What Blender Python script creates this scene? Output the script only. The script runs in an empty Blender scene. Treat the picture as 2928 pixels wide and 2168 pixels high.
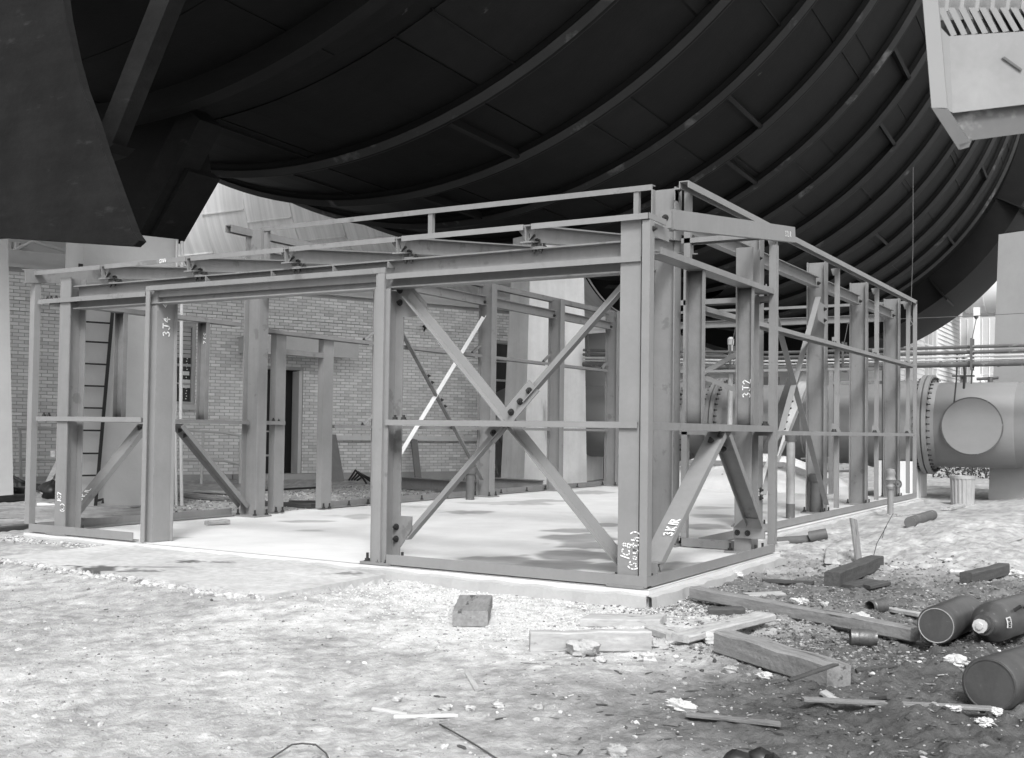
import bpy, math, random
import numpy as np
from mathutils import Vector, Matrix, Quaternion

rnd = random.Random(7)
scene = bpy.context.scene
COL = scene.collection

# ------------------------------------------------------------------ camera
# metres; x runs along the front of the steel frame, y along its depth, z = 0 is the slab
FPX, YAW, ROLL, PY0 = 3189.99, math.radians(30.873), .01343, 1129.03
PITCH = math.radians(1.7716)
C0 = np.array([3.338, -7.516, 1.15])
S = 2928 / 2231.
_F = np.array([-math.sin(YAW), math.cos(YAW), 0]); _R = np.array([math.cos(YAW), math.sin(YAW), 0]); _U = np.array([0, 0, 1.])
F2 = _F * math.cos(PITCH) + _U * math.sin(PITCH)
U2 = _U * math.cos(PITCH) - _F * math.sin(PITCH)
CR, SR = math.cos(ROLL), math.sin(ROLL)

cam_data = bpy.data.cameras.new('camera')
cam = bpy.data.objects.new('camera', cam_data); COL.objects.link(cam)
cx_ = Vector(_R * CR + U2 * SR); cy_ = Vector(-_R * SR + U2 * CR); cz_ = Vector(-F2)
cam.matrix_world = Matrix(((cx_.x, cy_.x, cz_.x, C0[0]), (cx_.y, cy_.y, cz_.y, C0[1]), (cx_.z, cy_.z, cz_.z, C0[2]), (0, 0, 0, 1)))
cam_data.sensor_width = 36; cam_data.lens = FPX / 2928 * 36
cam_data.shift_y = (PY0 - 1084) / 2928
cam_data.clip_start = .05; cam_data.clip_end = 2000
cam_data.dof.use_dof = True; cam_data.dof.focus_distance = 10.5; cam_data.dof.aperture_fstop = 13
scene.camera = cam

# ------------------------------------------------------------------ sky, sun, exposure
SUN_EL, SUN_DIR = math.radians(47), Vector((.55, -.83, 0)).normalized()   # towards the sun, seen from above
world = bpy.data.worlds.new('World'); scene.world = world; world.use_nodes = True
nt = world.node_tree; nt.nodes.clear()
sky = nt.nodes.new('ShaderNodeTexSky'); sky.sky_type = 'NISHITA'; sky.sun_disc = False
sky.sun_elevation = SUN_EL; sky.sun_rotation = math.atan2(SUN_DIR.x, SUN_DIR.y)
sky.air_density = 1.6; sky.dust_density = 5.0; sky.altitude = 0
bw = nt.nodes.new('ShaderNodeRGBToBW'); bg = nt.nodes.new('ShaderNodeBackground'); wo = nt.nodes.new('ShaderNodeOutputWorld')
nt.links.new(sky.outputs[0], bw.inputs[0]); nt.links.new(bw.outputs[0], bg.inputs[0]); nt.links.new(bg.outputs[0], wo.inputs[0])
bg.inputs[1].default_value = .15                                            # grey film: the sky without its colour
sun_data = bpy.data.lights.new('sun', 'SUN'); sun = bpy.data.objects.new('sun', sun_data); COL.objects.link(sun)
sun_data.energy = 1.6; sun_data.angle = math.radians(12); sun_data.color = (1, 1, 1)
sun.rotation_euler = (Vector((SUN_DIR.x * math.cos(SUN_EL), SUN_DIR.y * math.cos(SUN_EL), math.sin(SUN_EL)))).to_track_quat('Z', 'Y').to_euler()
sun.location = (0, 0, 40)
vs = scene.view_settings
vs.view_transform = 'Standard'; vs.look = 'None'; vs.gamma = 1; vs.use_curve_mapping = False
vs.exposure = .64
scene.cycles.max_bounces = 8; scene.cycles.diffuse_bounces = 5

# ------------------------------------------------------------------ helpers
def ray(px, py):
    u, v = px * S - 1464, py * S - PY0
    return F2 + _R * ((u * CR + v * SR) / FPX) + U2 * ((u * SR - v * CR) / FPX)
def at(px, py, **k):                       # the world point seen at (px, py) on the plane x=.., y=.. or z=..
    d = ray(px, py); a = 'xyz'.index(list(k)[0]); t = (list(k.values())[0] - C0[a]) / d[a]
    return C0 + d * t
def atd(px, py, dep):                      # ... at a distance along the view axis
    return C0 + ray(px, py) * dep
def onplane(px, py, P, n):
    d = ray(px, py); n = np.array(n); return C0 + d * (((np.array(P) - C0) @ n) / (d @ n))

class MB:
    def __init__(s): s.v = []; s.f = []; s.m = []; s.mi = 0
    def add(s, vs_, fs):
        b = len(s.v); s.v += [tuple(map(float, q)) for q in vs_]
        for f in fs: s.f.append([b + i for i in f]); s.m.append(s.mi)
        return s
    def box(s, x0, x1, y0, y1, z0, z1):
        x0, x1 = sorted((x0, x1)); y0, y1 = sorted((y0, y1)); z0, z1 = sorted((z0, z1))
        return s.add([(x0, y0, z0), (x1, y0, z0), (x1, y1, z0), (x0, y1, z0), (x0, y0, z1), (x1, y0, z1), (x1, y1, z1), (x0, y1, z1)],
              [(0, 3, 2, 1), (4, 5, 6, 7), (0, 1, 5, 4), (1, 2, 6, 5), (2, 3, 7, 6), (3, 0, 4, 7)])
    def beam(s, A, B, prof, up=(0, 0, 1), roll=0.):
        A = Vector(A); B = Vector(B); w = (B - A).normalized(); up = Vector(up)
        u = w.cross(up).normalized(); v = u.cross(w)
        if roll: q = Quaternion(w, roll); u = q @ u; v = q @ v
        n = len(prof); b = [A + u * p[0] + v * p[1] for p in prof] + [B + u * p[0] + v * p[1] for p in prof]
        ar = sum(prof[i][0] * prof[(i + 1) % n][1] - prof[(i + 1) % n][0] * prof[i][1] for i in range(n))
        fs = [[i, (i + 1) % n, n + (i + 1) % n, n + i] for i in range(n)] + [list(range(n))[::-1], list(range(n, 2 * n))]
        if ar > 0: fs = [f[::-1] for f in fs]
        return s.add(b, fs)
    def tube(s, pts, r, n=8, cap=True):
        pts = [Vector(p) for p in pts]; k = len(pts); rs = r if isinstance(r, (list, tuple)) else [r] * k
        ring = []; pu = None
        for i, p in enumerate(pts):
            w = (pts[min(i + 1, k - 1)] - pts[max(i - 1, 0)]).normalized()
            u = pu - w * pu.dot(w) if pu else w.cross(Vector((0, 0, 1)) if abs(w.z) < .9 else Vector((1, 0, 0)))
            u.normalize(); pu = u; v = w.cross(u)
            ring += [p + (u * math.cos(2 * math.pi * j / n) + v * math.sin(2 * math.pi * j / n)) * rs[i] for j in range(n)]
        fs = [[i * n + j, i * n + (j + 1) % n, (i + 1) * n + (j + 1) % n, (i + 1) * n + j] for i in range(k - 1) for j in range(n)]
        if cap: fs += [list(range(n))[::-1], list(range((k - 1) * n, k * n))]
        return s.add(ring, fs)
    def lathe(s, A, axis, prof, n=32, cap=True):   # prof: (along, radius)
        A = Vector(A); w = Vector(axis).normalized()
        u = w.cross(Vector((0, 0, 1)) if abs(w.z) < .9 else Vector((1, 0, 0))).normalized(); v = w.cross(u)
        k = len(prof); vs2 = []
        for t, r in prof: vs2 += [A + w * t + (u * math.cos(2 * math.pi * j / n) + v * math.sin(2 * math.pi * j / n)) * r for j in range(n)]
        fs = [[i * n + j, i * n + (j + 1) % n, (i + 1) * n + (j + 1) % n, (i + 1) * n + j] for i in range(k - 1) for j in range(n)]
        if cap: fs += [list(range(n))[::-1], list(range((k - 1) * n, k * n))]
        return s.add(vs2, fs)
    def prism(s, poly, d):                          # poly: 3-D points of one face, d: extrusion vector
        n = len(poly); d = Vector(d); p = [Vector(q) for q in poly]
        nn = Vector((0, 0, 0))
        for i in range(n): nn += p[i].cross(p[(i + 1) % n])
        fs = [[i, (i + 1) % n, n + (i + 1) % n, n + i] for i in range(n)] + [list(range(n))[::-1], list(range(n, 2 * n))]
        if nn.dot(d) < 0: fs = [f[::-1] for f in fs]
        return s.add(p + [q + d for q in p], fs)
    def mesh(s, name, mats, smooth=False, off=(0, 0, 0)):
        me = bpy.data.meshes.new(name); o = Vector(off)
        me.from_pydata([tuple(Vector(q) - o) for q in s.v], [], s.f)
        for m in (mats if isinstance(mats, (list, tuple)) else [mats]): me.materials.append(m)
        if any(s.m): me.polygons.foreach_set('material_index', s.m)
        if smooth: me.shade_smooth() if smooth is True else me.set_sharp_from_angle(angle=math.radians(smooth)); 
        if smooth and smooth is not True:
            me.polygons.foreach_set('use_smooth', [True] * len(me.polygons))
        me.update(); return me

def link(name, me, parent=None, loc=None, rot=None):
    o = bpy.data.objects.new(name, me); COL.objects.link(o)
    if parent is not None: o.parent = parent
    if loc is not None: o.location = loc
    if rot is not None:
        if isinstance(rot, Quaternion): o.rotation_mode = 'QUATERNION'; o.rotation_quaternion = rot
        else: o.rotation_euler = rot
    return o
def tag(o, label, cat, group=None):
    o['label'] = label; o['category'] = cat
    if group: o['group'] = group
    return o
def thing(name, label, cat, loc=(0, 0, 0), group=None):
    o = bpy.data.objects.new(name, None); o.empty_display_size = .1; COL.objects.link(o); o.location = loc
    return tag(o, label, cat, group)
def origin(o):                                       # world position of an unrotated parent chain
    p = Vector((0, 0, 0))
    while o is not None: p += o.location; o = o.parent
    return p
def part(name, mb, mat, parent, smooth=False):       # mesh given in world coordinates
    return link(name, mb.mesh(name, mat, smooth, origin(parent)), parent)
def solo(name, mb, mat, label, cat, group=None, smooth=False, base=None):
    b = Vector(base) if base is not None else Vector(np.mean(np.array(mb.v), 0))
    o = link(name, mb.mesh(name, mat, smooth, b), None, b); return tag(o, label, cat, group)

# vectorised value noise
def _h(ix, iy, iz, sd):
    n = (ix * 374761393 + iy * 668265263 + iz * 2147483647 + sd * 1274126177) & 0xffffffff
    n = ((n ^ (n >> 13)) * 1274126177) & 0xffffffff
    n = n ^ (n >> 16); return (n & 0xffff) / 65535.
def vnoise(x, y, sd=0):
    x = np.asarray(x, float); y = np.asarray(y, float)
    ix = np.floor(x).astype(np.int64); iy = np.floor(y).astype(np.int64); fx = x - ix; fy = y - iy
    fx = fx * fx * fx * (fx * (fx * 6 - 15) + 10); fy = fy * fy * fy * (fy * (fy * 6 - 15) + 10)
    a = _h(ix, iy, 0, sd); b = _h(ix + 1, iy, 0, sd); c = _h(ix, iy + 1, 0, sd); d = _h(ix + 1, iy + 1, 0, sd)
    return (a * (1 - fx) + b * fx) * (1 - fy) + (c * (1 - fx) + d * fx) * fy - .5
def fbm(x, y, sd=0, o=4):
    return sum(vnoise(x * 2.03 ** i + 17.3 * i, y * 2.03 ** i - 9.1 * i, sd + i) * .5 ** i for i in range(o))
def sstep(a, b, x): t = np.clip((x - a) / (b - a), 0, 1); return t * t * (3 - 2 * t)

# ------------------------------------------------------------------ materials (all grey: the photograph is black and white)
def mat(name, col, var=.25, scale=3., rough=.6, metal=0., bump=0., bscale=40., streak=None, spots=None, rand=0., tone=None, spec=.4, detail=6.):
    m = bpy.data.materials.new(name); m.use_nodes = True; t = m.node_tree; N = t.nodes; L = t.links
    b = N['Principled BSDF']; b.inputs['Roughness'].default_value = rough; b.inputs['Metallic'].default_value = metal
    b.inputs['Specular IOR Level'].default_value = spec
    tc = N.new('ShaderNodeTexCoord'); src = tc.outputs['Object']
    def math_(op, a, c, clamp=False):
        n = N.new('ShaderNodeMath'); n.operation = op; n.use_clamp = clamp
        for i, q in enumerate((a, c)):
            if hasattr(q, 'is_output'): L.new(q, n.inputs[i])
            else: n.inputs[i].default_value = q
        return n.outputs[0]
    def noise(sc, det=6., vec=None, rgh=.6):
        n = N.new('ShaderNodeTexNoise'); n.inputs['Scale'].default_value = sc; n.inputs['Detail'].default_value = det; n.inputs['Roughness'].default_value = rgh
        L.new(vec if vec is not None else src, n.inputs['Vector']); return n.outputs[0]
    def mapped(scv):
        mp = N.new('ShaderNodeMapping'); mp.inputs['Scale'].default_value = scv; L.new(src, mp.inputs[0]); return mp.outputs[0]
    v = math_('MULTIPLY_ADD', noise(scale, detail), 2 * var); v.node.inputs[2].default_value = 1 - var
    v2 = math_('MULTIPLY_ADD', noise(scale * 9, 4.), .7 * var); v2.node.inputs[2].default_value = 1 - .35 * var
    v = math_('MULTIPLY', v, v2)
    if streak:                                       # (vector scale, strength)
        s_ = math_('MULTIPLY_ADD', noise(1., 5., mapped(streak[0])), 2 * streak[1]); s_.node.inputs[2].default_value = 1 - streak[1]
        v = math_('MULTIPLY', v, s_)
    val = math_('MULTIPLY', v, col)
    if tone:
        at_ = N.new('ShaderNodeAttribute'); at_.attribute_name = tone; val = math_('MULTIPLY', v, at_.outputs['Fac'])
    if rand:
        oi = N.new('ShaderNodeObjectInfo'); r_ = math_('MULTIPLY_ADD', oi.outputs['Random'], 2 * rand); r_.node.inputs[2].default_value = 1 - rand
        val = math_('MULTIPLY', val, r_)
    if spots:                                        # (scale, threshold, width, colour, vector scale or None)
        n_ = noise(spots[0], 5., mapped(spots[4]) if len(spots) > 4 and spots[4] else None)
        k = math_('MULTIPLY', math_('SUBTRACT', n_, spots[1]), 1. / spots[2], True)
        mx = N.new('ShaderNodeMix'); mx.data_type = 'FLOAT'; L.new(k, mx.inputs[0]); L.new(val, mx.inputs[2]); mx.inputs[3].default_value = spots[3]
        val = mx.outputs[0]
    L.new(val, b.inputs['Base Color'])
    if bump:
        bp = N.new('ShaderNodeBump'); bp.inputs['Strength'].default_value = min(1, bump); bp.inputs['Distance'].default_value = .02 * max(1, bump)
        L.new(noise(bscale, 6.), bp.inputs['Height']); L.new(bp.outputs[0], b.inputs['Normal'])
    return m

STEEL = mat('primed_steel', .20, .2, 3.0, .55, spots=(4.5, .62, .05, .15), streak=((14, 14, 1.2), .15), spec=.35, bump=.05, bscale=120)
BURN = mat('welded_steel', 1., .3, 9., .6, tone='tone', spec=.3)
STEEL_B = mat('primed_steel_pale', .22, .17, 3.2, .55, spots=(6., .67, .03, .2), streak=((14, 14, 1.2), .06), spec=.35)
BOLT = mat('black_bolt_steel', .025, .3, 30, .5)
PAINT = mat('white_marking_paint', .85, .1, 40, .8, spots=(60., .62, .05, .5))
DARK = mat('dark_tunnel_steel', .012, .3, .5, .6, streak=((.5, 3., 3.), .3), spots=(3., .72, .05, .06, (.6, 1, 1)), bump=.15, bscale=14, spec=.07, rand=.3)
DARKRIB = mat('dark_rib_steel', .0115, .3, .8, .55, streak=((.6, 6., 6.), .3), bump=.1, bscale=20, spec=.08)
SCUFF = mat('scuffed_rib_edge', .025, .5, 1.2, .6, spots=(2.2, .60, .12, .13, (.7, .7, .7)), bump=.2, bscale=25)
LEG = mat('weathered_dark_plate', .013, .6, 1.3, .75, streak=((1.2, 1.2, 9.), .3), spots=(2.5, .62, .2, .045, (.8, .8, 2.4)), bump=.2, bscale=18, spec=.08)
WHITE_T = mat('pale_tunnel_paint', .64, .12, .35, .6, streak=((5., .12, .12), .42))
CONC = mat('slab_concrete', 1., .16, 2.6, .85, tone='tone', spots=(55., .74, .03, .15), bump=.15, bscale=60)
PADC = mat('pad_concrete', 1., .14, 5., .9, tone='tone', spots=(40., .70, .04, .12), bump=.4, bscale=50)
KERB = mat('slab_edge_concrete', .38, .2, 4., .9, bump=.25, bscale=50)
PIER = mat('pier_concrete', .72, .22, 1.1, .8, streak=((2.5, 2.5, .22), .28), spots=(1.1, .64, .12, .22, (1.4, 1.4, .3)), bump=.12, bscale=30)
PIER_G = mat('grey_pier_concrete', .36, .14, 1.3, .8, streak=((1, 1, .6), .1), spots=(9., .74, .03, .2), bump=.08, bscale=30)
BRICKM = mat('glazed_brick', .72, .10, 9., .5, rand=.16, spec=.45)
BRICKS = mat('glazed_brick_mass', .40, .10, 9., .5, tone='tone', spec=.45)
MORTAR = mat('mortar', .38, .2, 6., .9)
STONE = mat('pale_stone_trim', .5, .15, 3., .8)
WFRAME = mat('grey_window_paint', .38, .12, 5., .5)
GLASS = mat('dark_window_glass', .03, .4, 1.2, .12, spec=.6)
BLACK = mat('dark_interior', .015, .3, 2., .8)
WOOD = mat('weathered_timber', .21, .3, 3., .9, streak=((3.5, 34, 34), .62), spots=(5., .58, .08, .07, (.4, 3.5, 3.5)), bump=.4, bscale=30)
WOODD = mat('dark_timber', .065, .35, 3., .9, streak=((3.5, 34, 34), .6), bump=.4, bscale=30)
WOODP = mat('pale_timber', .36, .28, 3., .9, streak=((5., 30, 30), .55), spots=(6., .60, .08, .15, (1.2, 3, 3)), bump=.3, bscale=30)
PIPE_G = mat('grey_pipe_paint', .22, .12, .9, .5, streak=((.5, 2.5, 2.5), .12), spots=(2.2, .70, .06, .2))
PIPE_D = mat('dark_pipe', .10, .4, 3., .6, spots=(6., .62, .1, .3))
PIPE_L = mat('light_pipe', .45, .3, 3., .6)
GALV = mat('galvanised_metal', .36, .25, 8., .45, metal=.2)
RAILM = mat('pale_rail_paint', .5, .1, 5., .5)
CYL = mat('dull_cylinder_steel', .10, .4, 7., .36, metal=.45, streak=((9, 9, 9), .3), spots=(18., .64, .06, .22), bump=.06, bscale=60)
CYLB = mat('pale_cylinder_base', .27, .35, 16., .75, spots=(6., .60, .05, .07))
CAN = mat('tarnished_can_metal', .13, .45, 12., .4, metal=.5, bump=.2, bscale=40)
MOUND = mat('mound_concrete', .62, .18, 3., .9, spots=(9., .68, .04, .3), bump=.3, bscale=50)
RAG = mat('white_rag', .52, .15, 20., .95, bump=.4, bscale=60)
ROCK = mat('pale_rubble', .42, .25, 14., .95, bump=.5, bscale=50, rand=.3)
RUBBER = mat('black_rubber', .02, .3, 6., .35)
WIREM = mat('rusty_wire', .06, .3, 10., .7)
CLAP = mat('pale_siding_paint', .75, .08, 3., .7)
FARW = mat('far_white_paint', .7, .1, .6, .7)
BOXM = mat('grimy_box_paint', .24, .25, 6., .6, streak=((3, 3, .6), .2))
HATCH = mat('hatch_paint', .34, .12, 5., .6, spots=(20., .68, .05, .16))
FARG = mat('far_grey_panel', .45, .15, .8, .8)
SIGN = mat('faded_sticker', .5, .3, 30, .7)

# shared bolt meshes
def _bolt_mesh(r, h, name='bolt'):
    mb = MB()
    mb.lathe((0, 0, 0), (0, 0, 1), [(0, r * 1.35), (r * .22, r * 1.35)], 12)
    mb.lathe((0, 0, r * .2), (0, 0, 1), [(0, r), (r * .85, r)], 6)
    mb.lathe((0, 0, r * .9), (0, 0, 1), [(0, r * .55), (h, r * .55)], 8)
    return mb.mesh(name, BOLT)
BOLT_M = _bolt_mesh(.021, .022); BOLT_S = _bolt_mesh(.016, .018); ANCH = _bolt_mesh(.022, .05)
def bolt(parent, p, n=(0, 0, 1), me=None, name='bolt'):
    q = Vector(n).to_track_quat('Z', 'Y')
    return link(name, me or BOLT_M, parent, Vector(p) - origin(parent), q)

# ================================================================== ground
SLAB_T = 0.0
PADP = [at(0, 1213, z=-.035), at(592, 1296, z=-.035), at(842, 1252, z=-.035), at(312, 1180, z=-.035)]
def in_poly(x, y, P):
    r = np.zeros(np.shape(x), bool); n = len(P)
    for i in range(n):
        x1, y1 = P[i][:2]; x2, y2 = P[(i + 1) % n][:2]
        c = ((y1 > y) != (y2 > y)) & (x < (x2 - x1) * (y - y1) / (y2 - y1 + 1e-12) + x1); r ^= c
    return r
def slab_mask(x, y): return ((x > -7.12) & (x < .07) & (y > -.06) & (y < 3.1)) | ((x > -7.12) & (x < -.66) & (y >= 3.0) & (y < 13.8))
def gsmooth(x, y):
    x = np.asarray(x, float); y = np.asarray(y, float)
    z = -.125 + .0 * x
    z = z + .085 * sstep(-3.5, -7.5, x) * sstep(-4, 0, y)                       # the dirt rises to the slab at the left
    z = z + .10 * sstep(.1, 1.2, x) * sstep(2.0, 9., y)                         # ... and behind, at the right
    z = z + .13 * np.exp(-((x - .95) / .9) ** 2 - ((y - 6.6) / 1.9) ** 2) + .08 * np.exp(-((x - 1.9) / .8) ** 2 - ((y - 4.2) / 1.0) ** 2)
    z = z + .05 * np.exp(-((x + .05) / .8) ** 2 - ((y - 10.) / 1.6) ** 2)
    z = z + .10 * sstep(-11, -15, x) * sstep(3, 7, y)
    e0, e1 = PADP[0][:2], PADP[1][:2]; ex, ey = e1 - e0; tt = np.clip(((x - e0[0]) * ex + (y - e0[1]) * ey) / (ex * ex + ey * ey), 0, 1)
    dd = np.hypot(x - e0[0] - tt * ex, y - e0[1] - tt * ey); z = np.maximum(z, z + (-.052 - z) * np.exp(-(dd / .45) ** 2) * (1 - .5 * tt ** 4))
    e0, e1 = PADP[1][:2], PADP[2][:2]; ex, ey = e1 - e0; tt = np.clip(((x - e0[0]) * ex + (y - e0[1]) * ey) / (ex * ex + ey * ey), 0, 1)
    dd = np.hypot(x - e0[0] - tt * ex, y - e0[1] - tt * ey); z = np.maximum(z, z + (-.078 - z) * np.exp(-(dd / .5) ** 2))
    return z
def gz(x, y, fine=True):
    x = np.asarray(x, float); y = np.asarray(y, float)
    z = gsmooth(x, y) + .045 * fbm(x * .55, y * .55, 3, 3)
    if fine:
        rough = .6 + 1.3 * sstep(.0, 1.6, x + .35 * y) * sstep(9, 3, np.hypot(x - 1.4, y - 1.5))
        z = z + rough * (.034 * fbm(x * 2.6, y * 2.6, 21, 4) + .024 * np.maximum(fbm(x * 9, y * 9, 33, 3), -.12) + .017 * np.maximum(vnoise(x * 21, y * 21, 41), -.02) + .011 * np.maximum(vnoise(x * 43, y * 43, 47), -.1))
    return z
def gpt(px, py, lift=0.):                                                       # ground point seen at (px, py)
    P = at(px, py, z=-.12)
    for _ in range(6): P = at(px, py, z=float(gz(P[0], P[1], False)) + lift)
    return Vector((P[0], P[1], float(gz(P[0], P[1])) + lift))

fwd = math.atan2(_F[1], _F[0])
ang = np.concatenate([np.linspace(-math.pi, -.62, 50)[:-1], np.linspace(-.62, .60, 500), np.linspace(.60, math.pi, 50)[1:-1]])
rr = np.concatenate([[.2, 1., 2., 2.8], np.geomspace(3.4, 15., 600), np.geomspace(15.15, 60, 110)[0:], np.geomspace(63, 700, 16)])
A_, R_ = np.meshgrid(ang, rr)
gx = C0[0] + R_ * np.cos(fwd + A_); gy = C0[1] + R_ * np.sin(fwd + A_)
fade = sstep(60, 14, R_)
gzv = gsmooth(gx, gy) + .045 * fbm(gx * .55, gy * .55, 3, 3) * sstep(200, 30, R_) + (gz(gx, gy) - gz(gx, gy, False)) * fade
inside = slab_mask(gx, gy)
gzv = np.where(inside, np.minimum(gzv, -.10), gzv)
pad = in_poly(gx, gy, PADP); gzv = np.where(pad, -.052 + .25 * (gzv + .11) * .3, gzv)
# dirt colours: places where pale dust or dark soil lies
zones = [(1150, 1360, 1.0, .66, 1.6), (1010, 1310, .7, .64, 1.2), (1290, 1300, .7, .6, 1.2), (300, 1470, 1.3, .50, 1), (120, 1560, .9, .52, 1), (700, 1340, .7, .60, 1.),
         (250, 1640, .8, .50, 1), (1150, 1640, .6, .45, 1), (620, 1530, .8, .42, 1), (880, 1460, .6, .36, 1), (150, 1300, 1.2, .40, 1), (720, 1390, .25, .22, 1.6), (1000, 1520, .5, .36, 1),
         (1450, 1520, .5, .20, 1), (1650, 1600, .7, .11, 1.5), (1950, 1460, .8, .09, 1.7), (1750, 1420, .5, .11, 1.5), (2130, 1600, .8, .07, 1.7), (1900, 1560, .6, .09, 1.6), (2100, 1330, .9, .12, 1.4), (1800, 1300, .8, .13, 1.4), (1600, 1240, .8, .26, 1),
         (1900, 1180, 1.2, .40, 1), (2150, 1170, 1.5, .46, 1), (2060, 1130, 1.5, .42, 1), (1450, 1330, .5, .38, 1), (1330, 1600, .6, .27, 1),
         (60, 1130, 2.5, .34, 1), (500, 1090, 3., .46, 1), (760, 1070, 4., .50, 1), (2100, 1060, 4., .45, 1)]
num = np.full(gx.shape, .44 * .02); den = np.full(gx.shape, .02)
wx = gx + .5 * fbm(gx * .9, gy * .9, 61, 3); wy = gy + .5 * fbm(gx * .9, gy * .9, 71, 3)
for (zx, zy, zr, zv, zw) in zones:
    c = at(zx, zy, z=-.12); w_ = zw * np.exp(-((wx - c[0]) ** 2 + (wy - c[1]) ** 2) / (zr * zr)); num += w_ * zv; den += w_
tone = num / den * (1 + .26 * fbm(gx * 1.5, gy * 1.5, 81, 5)) * (1 + .45 * fbm(gx * 11, gy * 11, 91, 3)) * (1 + .32 * vnoise(gx * 38, gy * 38, 95))
tone = np.clip(tone * (1 - .14 * sstep(.3, .5, num / den)), .045, .60)
nr, na = gx.shape
verts = np.stack([gx, gy, gzv], -1).reshape(-1, 3)
ii = np.arange(nr - 1)[:, None] * na + np.arange(na - 1)[None, :]
faces = np.stack([ii, ii + na, ii + na + 1, ii + 1], -1).reshape(-1, 4)
seam = np.stack([np.arange(nr - 1) * na + na - 1, (np.arange(nr - 1) + 1) * na + na - 1, (np.arange(nr - 1) + 1) * na, np.arange(nr - 1) * na], -1)
faces = np.concatenate([faces[:, ::-1], seam[:, ::-1]])
me = bpy.data.meshes.new('ground'); me.from_pydata(verts.tolist(), [], faces.tolist()); me.shade_smooth()
at_ = me.attributes.new('tone', 'FLOAT', 'POINT'); at_.data.foreach_set('value', tone.reshape(-1))
GROUNDM = mat('dry_dirt', 1., .20, 30., .95, tone='tone', bump=.8, bscale=60., spec=.1)
me.materials.append(GROUNDM)
ground = link('ground', me); ground['kind'] = 'structure'
if me.polygons[5000].normal.z < 0: me.flip_normals()

# the new concrete slab, its lip and the pad in front of the door opening
mb = MB(); mb.prism([(-7.08, -.045, 0), (.045, -.045, 0), (.045, 3.06, 0), (-.68, 3.06, 0), (-.68, 13.76, 0), (-7.08, 13.76, 0)], (0, 0, -.4)); mb.v = [(a, b, c - .004) for a, b, c in mb.v]
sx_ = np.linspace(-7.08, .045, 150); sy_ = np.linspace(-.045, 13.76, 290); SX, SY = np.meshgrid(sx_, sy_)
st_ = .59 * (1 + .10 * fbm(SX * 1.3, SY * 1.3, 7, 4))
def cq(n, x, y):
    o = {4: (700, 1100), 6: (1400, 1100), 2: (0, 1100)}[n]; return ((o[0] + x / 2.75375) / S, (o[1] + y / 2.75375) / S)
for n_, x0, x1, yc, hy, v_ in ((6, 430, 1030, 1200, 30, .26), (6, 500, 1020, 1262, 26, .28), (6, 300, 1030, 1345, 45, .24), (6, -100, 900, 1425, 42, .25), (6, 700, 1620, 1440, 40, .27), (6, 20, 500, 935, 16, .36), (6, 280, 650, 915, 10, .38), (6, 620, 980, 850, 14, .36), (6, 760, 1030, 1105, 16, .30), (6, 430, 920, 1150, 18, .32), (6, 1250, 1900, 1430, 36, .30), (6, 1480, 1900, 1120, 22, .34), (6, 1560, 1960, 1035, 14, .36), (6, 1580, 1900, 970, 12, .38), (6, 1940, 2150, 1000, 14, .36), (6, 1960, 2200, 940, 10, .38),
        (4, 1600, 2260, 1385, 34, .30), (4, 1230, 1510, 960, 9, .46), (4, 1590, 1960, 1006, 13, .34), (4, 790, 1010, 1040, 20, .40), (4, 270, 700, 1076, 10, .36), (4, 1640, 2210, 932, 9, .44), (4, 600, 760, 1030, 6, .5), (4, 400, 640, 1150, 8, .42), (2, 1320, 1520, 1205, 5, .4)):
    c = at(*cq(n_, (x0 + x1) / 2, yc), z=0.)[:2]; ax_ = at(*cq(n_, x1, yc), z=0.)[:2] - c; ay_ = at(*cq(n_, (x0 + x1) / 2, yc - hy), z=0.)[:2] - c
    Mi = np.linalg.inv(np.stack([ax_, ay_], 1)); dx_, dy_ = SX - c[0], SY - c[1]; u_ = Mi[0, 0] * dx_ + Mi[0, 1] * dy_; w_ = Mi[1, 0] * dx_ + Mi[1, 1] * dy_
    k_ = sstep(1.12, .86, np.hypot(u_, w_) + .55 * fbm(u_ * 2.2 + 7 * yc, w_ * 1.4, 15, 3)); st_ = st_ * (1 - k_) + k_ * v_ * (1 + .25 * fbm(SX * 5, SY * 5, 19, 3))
svv = np.stack([SX, SY, 0 * SX], -1).reshape(-1, 3); jj = np.arange(289)[:, None] * 150 + np.arange(149)[None, :]
cxm = (SX[:-1, :-1] + SX[1:, 1:]) / 2; cym = (SY[:-1, :-1] + SY[1:, 1:]) / 2; ok_ = ~((cxm > -.68) & (cym > 3.06))
sf_ = np.stack([jj, jj + 1, jj + 151, jj + 150], -1)[ok_]
b0 = len(mb.v); mb.v += [tuple(q) for q in svv]; mb.f += [[b0 + int(i) for i in f] for f in sf_]; mb.m += [0] * len(sf_)
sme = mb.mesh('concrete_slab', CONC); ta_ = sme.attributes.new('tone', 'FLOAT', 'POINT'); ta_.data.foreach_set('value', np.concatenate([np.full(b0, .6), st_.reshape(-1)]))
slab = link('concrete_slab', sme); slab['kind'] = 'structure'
mb = MB()                                                                       # rough lip of spilt concrete round the foot of the slab
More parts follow.
